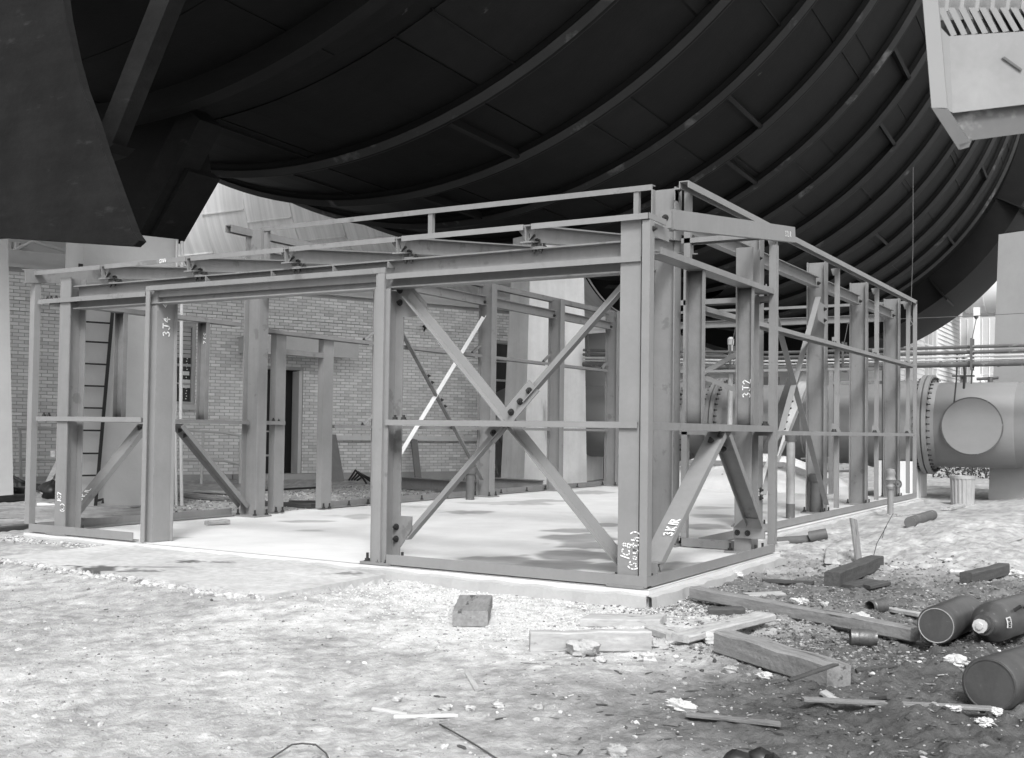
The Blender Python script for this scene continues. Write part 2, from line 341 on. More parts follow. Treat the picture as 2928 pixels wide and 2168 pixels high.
def lip(A, B, out, n):
    A = Vector(A); B = Vector(B); o = Vector(out)
    for i in range(n):
        p = A.lerp(B, i / n); q = A.lerp(B, (i + 1) / n); w1 = .055 + .03 * float(vnoise(p.x * 5, p.y * 5, 5)); w2 = .055 + .03 * float(vnoise(q.x * 5, q.y * 5, 5)); h1 = -.03 + .03 * float(vnoise(p.x * 7, p.y * 7, 8)); h2 = -.03 + .03 * float(vnoise(q.x * 7, q.y * 7, 8))
        v = [p, q, q + o * w2, p + o * w1]
        mb.add([(p.x, p.y, h1), (q.x, q.y, h2), (q.x + o.x * w2, q.y + o.y * w2, h2 - .012), (p.x + o.x * w1, p.y + o.y * w1, h1 - .012), (q.x + o.x * w2 * 1.3, q.y + o.y * w2 * 1.3, -.3), (p.x + o.x * w1 * 1.3, p.y + o.y * w1 * 1.3, -.3)], [(0, 3, 2, 1), (3, 5, 4, 2)])
lip((-7.1, -.046, 0), (.046, -.046, 0), (0, -1, 0), 60); lip((.046, -.1, 0), (.046, 3.06, 0), (1, 0, 0), 30); lip((-.68, 3.06, 0), (-.68, 13.76, 0), (1, 0, 0), 80)
o = link('slab_edge', mb.mesh('slab_edge', KERB), None); o['kind'] = 'structure'
NU, NV = 150, 80; uu, vv = np.meshgrid(np.linspace(0, 1, NU), np.linspace(0, 1, NV)); Q = [np.array(p) for p in PADP]
PX_ = (Q[0][:2, None, None] * (1 - uu) * (1 - vv) + Q[1][:2, None, None] * uu * (1 - vv) + Q[2][:2, None, None] * uu * vv + Q[3][:2, None, None] * (1 - uu) * vv)
px2, py2 = PX_[0], PX_[1]; jit_ = .05 * fbm(uu * 14, vv * 0 + 3, 5, 3) * (1 - vv) ** 6; nrm_ = np.array([Q[1][1] - Q[0][1], -(Q[1][0] - Q[0][0])]); nrm_ /= np.linalg.norm(nrm_); px2 = px2 + nrm_[0] * jit_; py2 = py2 + nrm_[1] * jit_
pz_ = -.035 + .008 * fbm(px2 * 2, py2 * 2, 12, 3) - .018 * np.maximum(0, fbm(uu * 22, vv * 3, 27, 2)) * (1 - vv) ** 10
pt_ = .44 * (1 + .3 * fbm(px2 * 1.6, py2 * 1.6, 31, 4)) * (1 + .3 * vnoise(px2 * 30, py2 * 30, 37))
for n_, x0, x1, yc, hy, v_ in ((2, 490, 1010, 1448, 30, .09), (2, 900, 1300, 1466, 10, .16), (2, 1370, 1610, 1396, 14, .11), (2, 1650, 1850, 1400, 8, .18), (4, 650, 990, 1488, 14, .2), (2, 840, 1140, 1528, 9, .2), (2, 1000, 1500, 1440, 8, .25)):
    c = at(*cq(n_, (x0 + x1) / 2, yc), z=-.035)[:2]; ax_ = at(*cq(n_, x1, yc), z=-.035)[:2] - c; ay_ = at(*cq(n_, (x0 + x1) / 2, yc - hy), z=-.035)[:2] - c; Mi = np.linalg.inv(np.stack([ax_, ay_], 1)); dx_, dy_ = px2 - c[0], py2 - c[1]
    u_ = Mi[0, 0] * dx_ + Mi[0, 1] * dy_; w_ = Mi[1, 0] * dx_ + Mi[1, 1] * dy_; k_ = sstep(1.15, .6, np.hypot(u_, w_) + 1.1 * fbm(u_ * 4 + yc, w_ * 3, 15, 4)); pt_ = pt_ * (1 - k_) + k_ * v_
pv_ = np.stack([px2, py2, pz_], -1).reshape(-1, 3); lo_ = pv_.copy(); lo_[:, 2] -= .25; jj = np.arange(NV - 1)[:, None] * NU + np.arange(NU - 1)[None, :]; pf_ = np.stack([jj, jj + 1, jj + NU + 1, jj + NU], -1).reshape(-1, 4).tolist(); n_ = NU * NV
rim_ = [(i, i + 1) for i in range(NU - 1)] + [((j + 1) * NU - 1, (j + 2) * NU - 1) for j in range(NV - 1)]
pme = bpy.data.meshes.new('concrete_pad'); pme.from_pydata(np.concatenate([pv_, lo_]).tolist(), [], pf_ + [[a, n_ + a, n_ + b, b] for a, b in rim_]); pme.materials.append(PADC); ta_ = pme.attributes.new('tone', 'FLOAT', 'POINT'); ta_.data.foreach_set('value', np.concatenate([pt_.reshape(-1)] * 2)); pme.shade_smooth(); pme.set_sharp_from_angle(angle=.6)
o = link('concrete_pad', pme); o['kind'] = 'structure'

# ================================================================== the steel building frame
FR = thing('steel_building_frame', 'bare grey bolted steel building frame standing on the pale concrete slab', 'steel frame', (-3.5, 6.5, 0))
TF, TW = .013, .009
def Hy(x0, x1, y0, y1, z0, z1):            # H section, flanges face along y
    mb = MB(); c = (x0 + x1) / 2
    mb.box(x0, x1, y0, y0 + TF, z0, z1); mb.box(x0, x1, y1 - TF, y1, z0, z1); mb.box(c - TW / 2, c + TW / 2, y0 + TF, y1 - TF, z0, z1); return mb
def Hx(x0, x1, y0, y1, z0, z1):            # flanges face along x
    mb = MB(); c = (y0 + y1) / 2
    mb.box(x0, x0 + TF, y0, y1, z0, z1); mb.box(x1 - TF, x1, y0, y1, z0, z1); mb.box(x0 + TF, x1 - TF, c - TW / 2, c + TW / 2, z0, z1); return mb
def Hp(b, d, tf=.012, tw=.008):            # profile
    b /= 2; d /= 2; t = tw / 2
    return [(-b, -d), (b, -d), (b, -d + tf), (t, -d + tf), (t, d - tf), (b, d - tf), (b, d), (-b, d), (-b, d - tf), (-t, d - tf), (-t, -d + tf), (-b, -d + tf)]
def Cp(b, d, t=.010):                      # channel, web on the -u side, flanges to +u
    k = t if b > 0 else -t
    return [(0, -d / 2), (b, -d / 2), (b, -d / 2 + t), (k, -d / 2 + t), (k, d / 2 - t), (b, d / 2 - t), (b, d / 2), (0, d / 2)]
def Lp(a, b, t=.009): return [(0, 0), (a, 0), (a, t), (t, t), (t, b), (0, b)]
def chan_flat_x(x0, x1, yf, d, z0, h):     # channel laid flat along x: web on top, flanges down; front flange at yf
    mb = MB(); t = .008
    mb.box(x0, x1, yf, yf + t, z0, z0 + h); mb.box(x0, x1, yf + d - t, yf + d, z0, z0 + h); mb.box(x0 + .001, x1 - .001, yf + t, yf + d - t, z0 + h - t - .002, z0 + h - .002); return mb
def chan_flat_y(y0, y1, xo, d, z0, h, web='top'):   # along y; outer flange at xo, body towards -x if d > 0
    mb = MB(); t = .008; s = -1 if d > 0 else 1; d = abs(d)
    mb.box(xo, xo + s * t, y0, y1, z0, z0 + h); mb.box(xo + s * (d - t), xo + s * d, y0, y1, z0, z0 + h)
    zz = z0 + h - t - .002 if web == 'top' else z0 + .002
    mb.box(xo + s * t, xo + s * (d - t), y0 + .001, y1 - .001, zz, zz + t); return mb
def fp(name, mb, m=STEEL, parent=FR): return part(name, mb, m, parent)
def base_plate(x, y, sx=.15, sy=.15):
    b = fp('base_plate', MB().box(x - sx, x + sx, y - sy, y + sy, .001, .022))
    for i in (-1, 1):
        for j in (-1, 1): bolt(b, (x + i * (sx - .045), y + j * (sy - .045), .022), (0, 0, 1), ANCH, 'anchor_bolt')
    return b

# --- lean-to columns
XL, ZR = -6.985, 2.715
c_left = fp('column', Hy(-6.65, -6.487, .0, .20, .022, 2.66)); base_plate(-6.57, .1)
c_mid = fp('column', Hy(-2.532, -2.367, .0, .205, .022, 2.325)); base_plate(-2.45, .1)
c_cor = fp('column', Hy(-.228, -.063, .0, .20, .022, ZR), STEEL_B); base_plate(-.145, .1)
c_n = fp('column', Hy(-.305, -.14, 2.74, 2.95, .022, 2.92)); base_plate(-.222, 2.85, .17, .15)
# corner posts (angles)
fp('corner_post', MB().beam((XL - .03, -.035, .09), (XL - .03, -.035, 2.72), Lp(.075, .075), (0, 1, 0)), STEEL_B)
kp = fp('corner_post', MB().box(-.038, .024, -.035, -.026, .092, 2.70).box(.015, .0245, -.026, .045, .092, 2.70), STEEL_B)
fp('corner_post', MB().box(-.04, .03, 2.925, 2.934, .085, 2.955).box(.021, .0305, 2.934, 3.0, .085, 2.955))
# door jambs
def jamb(xa, xb, z1):                       # channel standing, open towards +x
    mb = MB(); mb.box(xa, xb, -.02, -.011, .005, z1); mb.box(xa, xa + .009, -.011, .23, .005, z1); mb.box(xa + .009, xb, .221, .23, .005, z1); mb.box(xa + .03, xa + .04, -.045, -.02, .005, z1 - .03); return mb
fp('door_jamb', MB().box(-5.333, -5.28, -.02, -.01, .005, 2.455).box(-5.333, -5.322, -.01, .055, .005, 2.455).box(-5.322, -5.24, .045, .055, .005, 2.455).box(-5.248, -5.238, .055, .27, .005, 2.40).box(-5.29, -5.2, .262, .27, .005, 2.4), STEEL_B)
fp('door_jamb', MB().box(-2.475, -2.405, -.03, -.02, .005, 2.452).box(-2.507, -2.475, -.012, -.002, .005, 2.452).box(-2.475, -2.466, -.02, -.012, .005, 2.452).box(-2.415, -2.405, -.02, .0, .005, 2.452), STEEL_B)
hd = fp('door_header', MB().box(-5.333, -2.405, -.022, -.012, 2.456, 2.502).box(-5.28, -2.506, -.012, .05, 2.456, 2.464).box(-5.28, -2.506, .05, .058, 2.395, 2.464).box(-5.24, -2.51, .058, .2, 2.395, 2.403))
for x in (-4.55, -3.72, -3.0, -2.4): fp('gusset_plate', MB().prism([(x, .0, 2.503), (x, -.0, 2.56), (x, .1, 2.503)], (.008, 0, 0)))
# girder over the front, purlins on it, beam behind
gird = fp('girder', MB().box(-6.48, -.23, .03, .17, 2.561, 2.573).box(-6.48, -.23, .03, .17, 2.333, 2.345).box(-6.48, -.23, .096, .104, 2.345, 2.561))
fp('girder', MB().box(-6.60, -1.25, 2.93, 3.07, 2.940, 2.952).box(-6.60, -1.25, 2.93, 3.07, 2.790, 2.802).box(-6.60, -1.25, 2.996, 3.004, 2.802, 2.940))
SL = .115
PX = [-5.967, -4.752, -3.518, -2.277, -1.032]
for i, x in enumerate(PX):
    p = fp('purlin', MB().beam((x, -.04, 2.675), (x, 3.46, 2.675 + 3.5 * SL), Hp(.10, .138)))
    for dx in (-1, 1): fp('gusset_plate', MB().prism([(x + dx * .005, .0, 2.715), (x + dx * .085, .0, 2.715), (x + dx * .005, .0, 2.62)], (0, .008, 0)))
    cl = fp('clip_angle', MB().box(x + .012, x + .020, .03, .17, 2.574, 2.67).box(x + .020, x + .12, .03, .17, 2.574, 2.582))
    bolt(cl, (x + .07, .06, 2.582), (0, 0, 1)); bolt(cl, (x + .07, .14, 2.582), (0, 0, 1)); bolt(gird, (x + .03, .05, 2.561), (0, 0, -1), BOLT_S); bolt(gird, (x + .09, .05, 2.561), (0, 0, -1), BOLT_S)
    bolt(p, (x + .014, .10, 2.64), (1, 0, 0)); bolt(p, (x + .014, .02, 2.665), (1, 0, 0))
# eave angles between the purlins
xs = [XL - .035] + PX + [.02]
for i in range(6):
    a, b = xs[i] + (.058 if i else 0), xs[i + 1] - (.012 if i < 5 else 0)
    e = fp('eave_angle', MB().box(a, b, -.052, -.044, 2.704, 2.748).box(a, b, -.044, .02, 2.738, 2.7475), STEEL_B if i > 3 else STEEL)
    if i == 1: eave_mark = e
# edge channels of the lean-to roof
fp('edge_channel', MB().beam((XL - .02, -.16, 2.684), (XL - .02, 3.5, 2.684 + 3.66 * SL), Cp(-.05, .145)))
ech = fp('edge_channel', MB().beam((.012, .43, 2.780), (.012, 3.60, 3.159), Cp(-.055, .153)), STEEL_B)
fp('eave_angle', MB().box(.015, .0235, -.052, .27, 2.704, 2.748), STEEL_B)
pl = fp('clip_plate', MB().box(-.125, .004, .405, .414, 2.71, 2.85).box(-.2, .004, .414, .50, 2.70, 2.708)); bolt(pl, (-.045, .405, 2.79), (0, -1, 0)); bolt(kp, (.0245, .02, 2.64), (1, 0, 0), BOLT_S)
fp('clip_angle', MB().box(-.06, -.01, .04, .4, 2.69, 2.70).box(-.018, -.01, .04, .4, 2.60, 2.69))
# girts, struts, sills of the front
gl = fp('girt', chan_flat_x(XL, -5.345, -.022, .15, 2.402, .047)); gr = fp('girt', chan_flat_x(-2.395, -.056, -.022, .15, 2.400, .045), STEEL_B)
for x in (-.20, -.11): bolt(gr, (x, .06, 2.447), (0, 0, 1), BOLT_S); bolt(gr, (x, .04, 2.40), (0, 0, -1), BOLT_S)
for x in (-6.92, -6.86, -6.78, -6.70): bolt(gl, (x, .05, 2.449), (0, 0, 1))
s1 = fp('strut', chan_flat_x(XL + .02, -5.36, -.022, .15, 1.172, .047), STEEL_B); s2 = fp('strut', chan_flat_x(-2.38, -.07, -.022, .15, 1.170, .047), STEEL_B)
for x in (-6.93, -6.85, -6.70, -6.60): bolt(s1, (x, .05, 1.219))
for x in (-2.33, -2.24): bolt(s2, (x, .05, 1.217))
for x in (-.21, -.12): bolt(s2, (x, .05, 1.217))
def sill_x(x0, x1, y): return MB().box(x0, x1, y, y + .009, .012, .095).box(x0, x1, y + .009, y + .08, .012, .02)
fp('sill_angle', sill_x(XL - .03, -5.42, -.036), STEEL_B); sk = fp('sill_angle', sill_x(-2.335, .024, -.036), STEEL_B)
bolt(c_mid, (-2.43, -.01, .02), (0, 0, 1), ANCH, 'anchor_bolt'); bolt(sk, (-.25, .03, .03), (0, 0, 1), ANCH, 'anchor_bolt')
fp('sill_angle', MB().box(.0145, .024, -.027, 2.96, .012, .090).box(-.06, .0145, -.02, 2.96, .014, .022), STEEL_B)
# --- right end of the lean-to
g = fp('girt', chan_flat_y(.20, 2.93, .012, .155, 2.480, .05, 'bot'))
st = fp('strut', chan_flat_y(.06, 2.93, .012, .155, 1.158, .058)); bolt(st, (-.06, .10, 1.216)); bolt(st, (-.04, 2.80, 1.216)); bolt(st, (-.04, 2.88, 1.216))
hang = []
def hanger(xa, xb, y, z0, z1):                # channel standing, blackened by welding at both ends
    mb = MB(); zs = [z0, z0 + .03, z0 + .07, z0 + .12, z0 + .2, (z0 + z1) / 2, z1 - .2, z1 - .12, z1 - .07, z1 - .03, z1]
    pr_ = [(xa, y - .05), (xa + .009, y - .05), (xa + .009, y), (xb - .009, y), (xb - .009, y - .05), (xb, y - .05), (xb, y + .009), (xa, y + .009)]; vs_ = []; tn_ = []
    for z in zs:
        for (a, b) in pr_: vs_.append((a, b, z)); d_ = min(z - z0, z1 - z); tn_.append(.19 - .165 * max(0, 1 - d_ / .13) * (1 if abs(a - (xa + xb) / 2) < .075 and b > y - .03 else .45) * rnd.uniform(.8, 1.1))
    fs = [[8 * i + j, 8 * i + (j + 1) % 8, 8 * i + 8 + (j + 1) % 8, 8 * i + 8 + j] for i in range(10) for j in range(8)]
    me = mb.add(vs_, fs).mesh('hanger', BURN, False, origin(FR)); a_ = me.attributes.new('tone', 'FLOAT', 'POINT'); a_.data.foreach_set('value', tn_); return link('hanger', me, FR)
for y in (1.15, 2.38):
    hang.append(hanger(-.155, -.003, y, 1.217, 2.48))
def vbrace(A, B, w=.16): return MB().beam(A, B, [(p[1], p[0]) for p in Cp(.05, w)][::-1], (0, 1, 0))
b1 = fp('knee_brace', MB().beam((-.085, .26, .14), (-.085, 1.66, 1.15), [(-.08, -.004), (.08, -.004), (.08, .055), (.071, .055), (.071, .004), (-.071, .004), (-.071, .055), (-.08, .055)][::-1], (0, .58, -.81)), STEEL_B)
b2 = fp('knee_brace', MB().beam((-.085, 1.80, 1.15), (-.085, 2.70, .30), [(-.08, .004), (.08, .004), (.08, -.055), (.071, -.055), (.071, -.004), (-.071, -.004), (-.071, -.055), (-.08, -.055)], (0, .70, .72)))
bolt(b1, (-.075, 1.50, 1.07), (0, -.58, .81)); bolt(b1, (-.02, 1.58, 1.12), (0, -.58, .81))
for t in (.07, .14): bolt(b2, Vector((-.11, 1.80 + .9 * t, 1.15 - .85 * t)) + Vector((0, -.06, -.06)) * .4, (0, -.7, -.7))
ft = fp('brace_foot', MB().box(-.17, .002, .20, .215, .06, .17).box(-.17, .002, .215, .33, .16, .172), STEEL_B)
ft = fp('brace_foot', MB().box(-.30, .0, 2.70, 2.738, .15, .245).prism([(-.30, 2.70, .245), (-.02, 2.70, .245), (-.04, 2.64, .345), (-.17, 2.62, .345)], (0, .09, 0)), STEEL_B)
for x in (-.26, -.16): bolt(ft, (x, 2.70, .20), (0, -1, 0))
# --- left end of the lean-to
fp('girt', chan_flat_y(.10, 2.80, -6.955, -.15, 2.402, .05, 'bot'))
fp('strut', chan_flat_y(.10, 2.95, -6.955, -.15, 1.168, .048))
for y in (1.0, 2.24):
    h = hanger(-6.955, -6.805, y, 1.217, 2.40)
    if y > 2: hang_l = h
b3 = fp('knee_brace', MB().beam((-6.885, .30, .10), (-6.885, 1.32, 1.15), [(-.08, -.004), (.08, -.004), (.08, .055), (.071, .055), (.071, .004), (-.071, .004), (-.071, .055), (-.08, .055)][::-1], (0, .72, -.70)))
b4 = fp('knee_brace', MB().beam((-6.885, 1.86, 1.16), (-6.885, 2.98, .14), [(-.08, .004), (.08, .004), (.08, -.055), (.071, -.055), (.071, -.004), (-.071, -.004), (-.071, -.055), (-.08, -.055)], (0, .67, .74)))
bolt(b3, (-6.86, 1.26, 1.10), (0, -.72, .70)); bolt(b4, (-6.90, 1.90, 1.09), (0, -.67, -.74)); bolt(b4, (-6.88, 1.96, 1.03), (0, -.67, -.74))
fp('sill_angle', MB().box(-7.0, -6.991, .05, 2.86, .014, .10).box(-6.991, -6.92, .05, 2.86, .014, .022))
# --- front X brace
YB = .185
def lbar(A, B, w=.075, m=STEEL, name='diagonal_brace', up=(0, -1, 0)): return fp(name, MB().beam(A, B, [(-w / 2, -.004), (w / 2, -.004), (w / 2, .07), (w / 2 - .008, .07), (w / 2 - .008, .004), (-w / 2, .004)], up), m)
d1 = lbar((-2.30, YB, 2.29), (-.24, YB, .14), .078, STEEL_B); d2a = lbar((-2.28, YB + .02, .23), (-1.34, YB + .02, 1.20), .07, STEEL_B); d2b = lbar((-1.16, YB + .02, 1.39), (-.20, YB + .02, 2.35), .07, STEEL_B)
sp = fp('splice_plate', MB().beam((-1.46, YB - .02, 1.075), (-1.05, YB - .02, 1.50), [(-.065, -.005), (.065, -.005), (.065, .005), (-.065, .005)], (0, -1, 0)), STEEL_B)
for t in (.1, .3, .5, .7, .9): bolt(sp, (-1.46 + .41 * t, YB - .026, 1.075 + .425 * t), (0, -1, 0))
gp = fp('gusset_plate', MB().prism([(-2.44, .19, 2.37), (-2.29, .19, 2.37), (-2.12, .19, 2.20), (-2.12, .19, 2.10), (-2.22, .19, 2.10), (-2.37, .19, 2.10)], (0, .009, 0)))
for z in (2.33, 2.225): bolt(c_mid, (-2.402, .191, z), (0, -1, 0))
gp = fp('gusset_plate', MB().prism([(-2.37, .19, .40), (-2.24, .19, .40), (-2.24, .19, .29), (-2.36, .19, .13)], (0, .009, 0)))
for z in (.304, .202): bolt(c_mid, (-2.402, .191, z), (0, -1, 0))
gp = fp('gusset_plate', MB().box(-.30, -.20, .19, .199, 2.18, 2.36)); bolt(gp, (-.245, .189, 2.285), (0, -1, 0)); bolt(d1, (-.255, YB - .01, .15), (0, -1, 0))

# --- the high bay
XR = -.75; COLY = [3.0, 5.65, 8.55, 11.0, 13.45]
ctr = []
for i, y in enumerate(COLY):
    c = fp('column', Hx(-1.275, -1.01, y - .0825, y + .0825, .022, 3.62), STEEL); base_plate(-1.14, y, .19, .15); ctr.append(c)
    cc = fp('column', Hx(-6.90, -6.635, y - .0825, y + .0825, .022, 3.62 if i else 3.66), STEEL); base_plate(-6.77, y, .19, .15)
    if i == 1: c0 = c
for a, b in zip(COLY[:-1], COLY[1:]):
    for x, nm in ((-1.142, 'eave_beam'), (-6.767, 'eave_beam')):
        e = fp(nm, MB().box(x - .055, x + .055, a + .09, b - .09, 3.388, 3.398).box(x - .055, x + .055, a + .09, b - .09, 3.245, 3.255).box(x - .004, x + .004, a + .09, b - .09, 3.255, 3.388))
        bolt(e, (x + .05, b - .15, 3.30), (1, -.3, 0)) if x > -3 else bolt(e, (x + .008, b - .13, 3.30), (1, 0, 0))
# eave channels, rails
fp('eave_channel', MB().box(XR - .10, XR, 2.62, 13.7, 3.588, 3.597).box(XR - .009, XR, 2.62, 13.7, 3.53, 3.588).box(XR - .10, XR - .091, 2.62, 13.7, 3.53, 3.588), STEEL_B)
fp('eave_channel', MB().box(-6.96, -6.86, 2.62, 13.7, 3.662, 3.671).box(-6.96, -6.951, 2.62, 13.7, 3.58, 3.662).box(-6.869, -6.86, 2.62, 13.7, 3.58, 3.662))
fp('eave_channel', MB().box(-6.67, -1.285, 2.96, 2.969, 3.622, 3.680).box(-6.67, -1.285, 2.969, 3.04, 3.671, 3.6795))
fp('eave_channel', MB().box(-6.9, -.86, 13.53, 13.539, 3.53, 3.58).box(-6.9, -.86, 13.539, 13.62, 3.572, 3.579))
fp('end_beam', MB().box(-6.62, -1.28, 13.5, 13.6, 3.225, 3.235).box(-6.62, -1.28, 13.5, 13.6, 3.345, 3.355).box(-6.62, -1.28, 13.546, 13.554, 3.235, 3.345))
for x in (-6.61, -4.065, -1.47): fp('rail_post', MB().box(x - .028, x + .028, 2.972, 2.980, 2.953, 3.66).box(x + .02, x + .028, 2.98, 3.03, 2.953, 3.66))
fp('rail_post', MB().box(-.92, -.855, 2.93, 2.938, 1.22, 3.58).box(-.863, -.855, 2.938, 2.99, 1.22, 3.58))
cl = fp('clip_angle', MB().box(-1.02, -.86, 2.90, 3.0, 3.585, 3.6).box(-1.02, -1.01, 2.9, 3.0, 3.48, 3.585)); bolt(cl, (-.99, 2.95, 3.583), (0, 0, -1), BOLT_S); bolt(cl, (-.93, 2.95, 3.583), (0, 0, -1), BOLT_S)
# girts along the right side
for z, y0 in ((2.365, 2.95), (1.122, 3.02)):
    g = fp('girt', chan_flat_y(y0, 13.5, XR, .15, z, .052), STEEL_B)
    for y in COLY[1:]:
        bolt(g, (XR - .08, y - .30, z + .052), (0, 0, 1)); bolt(g, (XR - .08, y - .18, z + .052), (0, 0, 1))
        fp('girt_seat', MB().prism([(-.93, y + .0, z + .054), (-.80, y + .0, z + .054), (-.86, y, z + .17), (-.93, y, z + .17)], (0, .01, 0)), STEEL_B)
for y in COLY[1:]:
    for z0, z1 in ((.09, 1.12), (1.175, 2.36), (2.42, 3.53)): fp('wall_post', MB().box(-.90, -.84, y + .02, y + .03, z0, z1).box(-.85, -.84, y + .03, y + .085, z0, z1), STEEL_B)
    fp('girt_seat', MB().prism([(-.95, y, 3.52), (-.82, y, 3.52), (-.87, y, 3.42), (-.92, y, 3.42)], (0, .012, 0)))
fp('corner_post', MB().box(XR - .06, XR, 13.62, 13.63, .085, 3.58).box(XR - .008, XR, 13.63, 13.69, .085, 3.58), STEEL_B)
fp('sill_angle', MB().box(XR - .009, XR, 2.98, 13.7, .012, .10).box(XR - .08, XR - .009, 2.98, 13.7, .014, .022), STEEL_B)
fp('sill_angle', sill_x(-.92, -.32, 2.93)); fp('wall_post', MB().box(-.93, -.87, 2.93, 2.938, .09, 1.15).box(-.878, -.87, 2.938, 3.0, .09, 1.15), STEEL_B)
# girts between the high corner column and the low one
for z in (3.04, 2.416, 1.12):
    g = fp('girt', chan_flat_x(-.95, -.02, 2.93, .15, z, .05)); bolt(g, (-.93, 3.0, z + .05)); bolt(g, (-.85, 3.0, z + .05))
# braces of the right side
d = lbar((-.99, 7.95, 3.02), (-.99, 5.62, .38), .08, STEEL_B, up=(1, 0, 0)); e = lbar((-.985, 5.72, 2.95), (-.985, 8.40, .16), .06, STEEL_B, up=(1, 0, 0))
sp = fp('splice_plate', MB().beam((-.975, 6.72, 1.58), (-.975, 6.36, 1.18), [(-.05, -.004), (.05, -.004), (.05, .004), (-.05, .004)], (1, 0, 0)), STEEL_B)
for t in (.05, .28, .5, .72, .95): bolt(sp, (-.97, 6.72 - .36 * t, 1.58 - .40 * t), (1, -.2, 0))
gp = fp('gusset_plate', MB().prism([(-1.0, 8.45, 2.98), (-1.0, 8.45, 2.70), (-1.0, 8.05, 2.74), (-1.0, 7.95, 3.02)], (.008, 0, 0)))
for z in (2.92, 2.76): bolt(gp, (-.99, 8.36, z), (1, -.3, 0)); bolt(c0, (-1.02, 5.57, 3.26 if z > 2.8 else 2.72), (1, -.2, 0))
for z in (.46, .36): bolt(c0, (-1.006, 5.62, z), (1, 0, 0))
# far end
for x in (-2.26, -1.29): fp('door_post', MB().box(x - .04, x + .04, 13.5, 13.51, .02, 2.32).box(x + .03, x + .04, 13.51, 13.58, .02, 2.32))
fp('door_header', MB().box(-2.22, -1.33, 13.5, 13.58, 2.075, 2.13)); fp('girt', chan_flat_x(-6.6, -1.28, 13.5, .15, 2.33, .05), STEEL_B); fp('girt', chan_flat_x(-6.6, -2.3, 13.5, .15, 1.12, .05), STEEL_B)
# left side of the high bay
for a, b in zip([3.1] + COLY[1:-1], COLY[1:]):
    g = fp('girt', chan_flat_y(a + .10, b - .10, -6.955, -.15, 2.362, .05)); bolt(g, (-6.85, b - .35, 2.412)); fp('girt_seat', MB().beam((-6.86, b - .34, 2.415), (-6.86, b - .10, 2.56), [(-.04, -.004), (.04, -.004), (.04, .004), (-.04, .004)]))
    if a > 4:
        fp('girt', chan_flat_y((a if a > 5 else 4.6) + .10, b - .10, -6.955, -.15, 1.132, .048))
g = fp('girt', chan_flat_y(4.62, 5.55, -6.955, -.15, 1.132, .048)); bolt(g, (-6.85, 5.3, 1.18)); fp('girt_seat', MB().beam((-6.86, 5.33, 1.185), (-6.86, 5.56, 1.33), [(-.04, -.004), (.04, -.004), (.04, .004), (-.04, .004)]))
st = fp('strut', chan_flat_y(3.10, 3.62, -6.955, -.15, 1.168, .048)); bolt(st, (-6.86, 3.45, 1.216)); bolt(st, (-6.86, 3.54, 1.216))
for y0, y1 in ((3.47, 3.66), (4.42, 4.63)):
    dp = fp('door_post', MB().box(-6.95, -6.85, y0, y0 + .009, .02, 2.36).box(-6.859, -6.85, y0 + .009, y1, .02, 2.36).box(-6.95, -6.859, y1 - .009, y1, .02, 2.36), STEEL_B); bolt(dp, (-6.84, y0 + .04, .02), (0, 0, 1), ANCH, 'anchor_bolt'); bolt(dp, (-6.80, y0 + .12, .02), (0, 0, 1), ANCH, 'anchor_bolt')
fp('door_header', MB().box(-6.95, -6.85, 3.66, 4.42, 2.105, 2.175))
fp('sill_angle', MB().box(-6.96, -6.951, 4.64, 13.4, .014, .10).box(-6.951, -6.88, 4.64, 13.4, .014, .022))
for y in (5.1, 6.2, 6.9, 7.6, 9.3, 10.2, 12.2): bolt(FR, (-6.91, y, .022), (0, 0, 1), ANCH, 'anchor_bolt')
lbar((-6.77, 5.70, 3.0), (-6.77, 8.42, .32), .09, STEEL, up=(1, 0, 0)); lb = lbar((-6.76, 5.95, .60), (-6.76, 8.39, 3.04), .06, RAILM, up=(.6, 0, .8))  # the rising brace gets a paler colour that stands in for sunlight on it
for t in (6.75, 6.85, 7.12, 7.22): bolt(FR, (-6.72, t, 3.0 - (t - 5.7) * .985), (1, 0, 0))

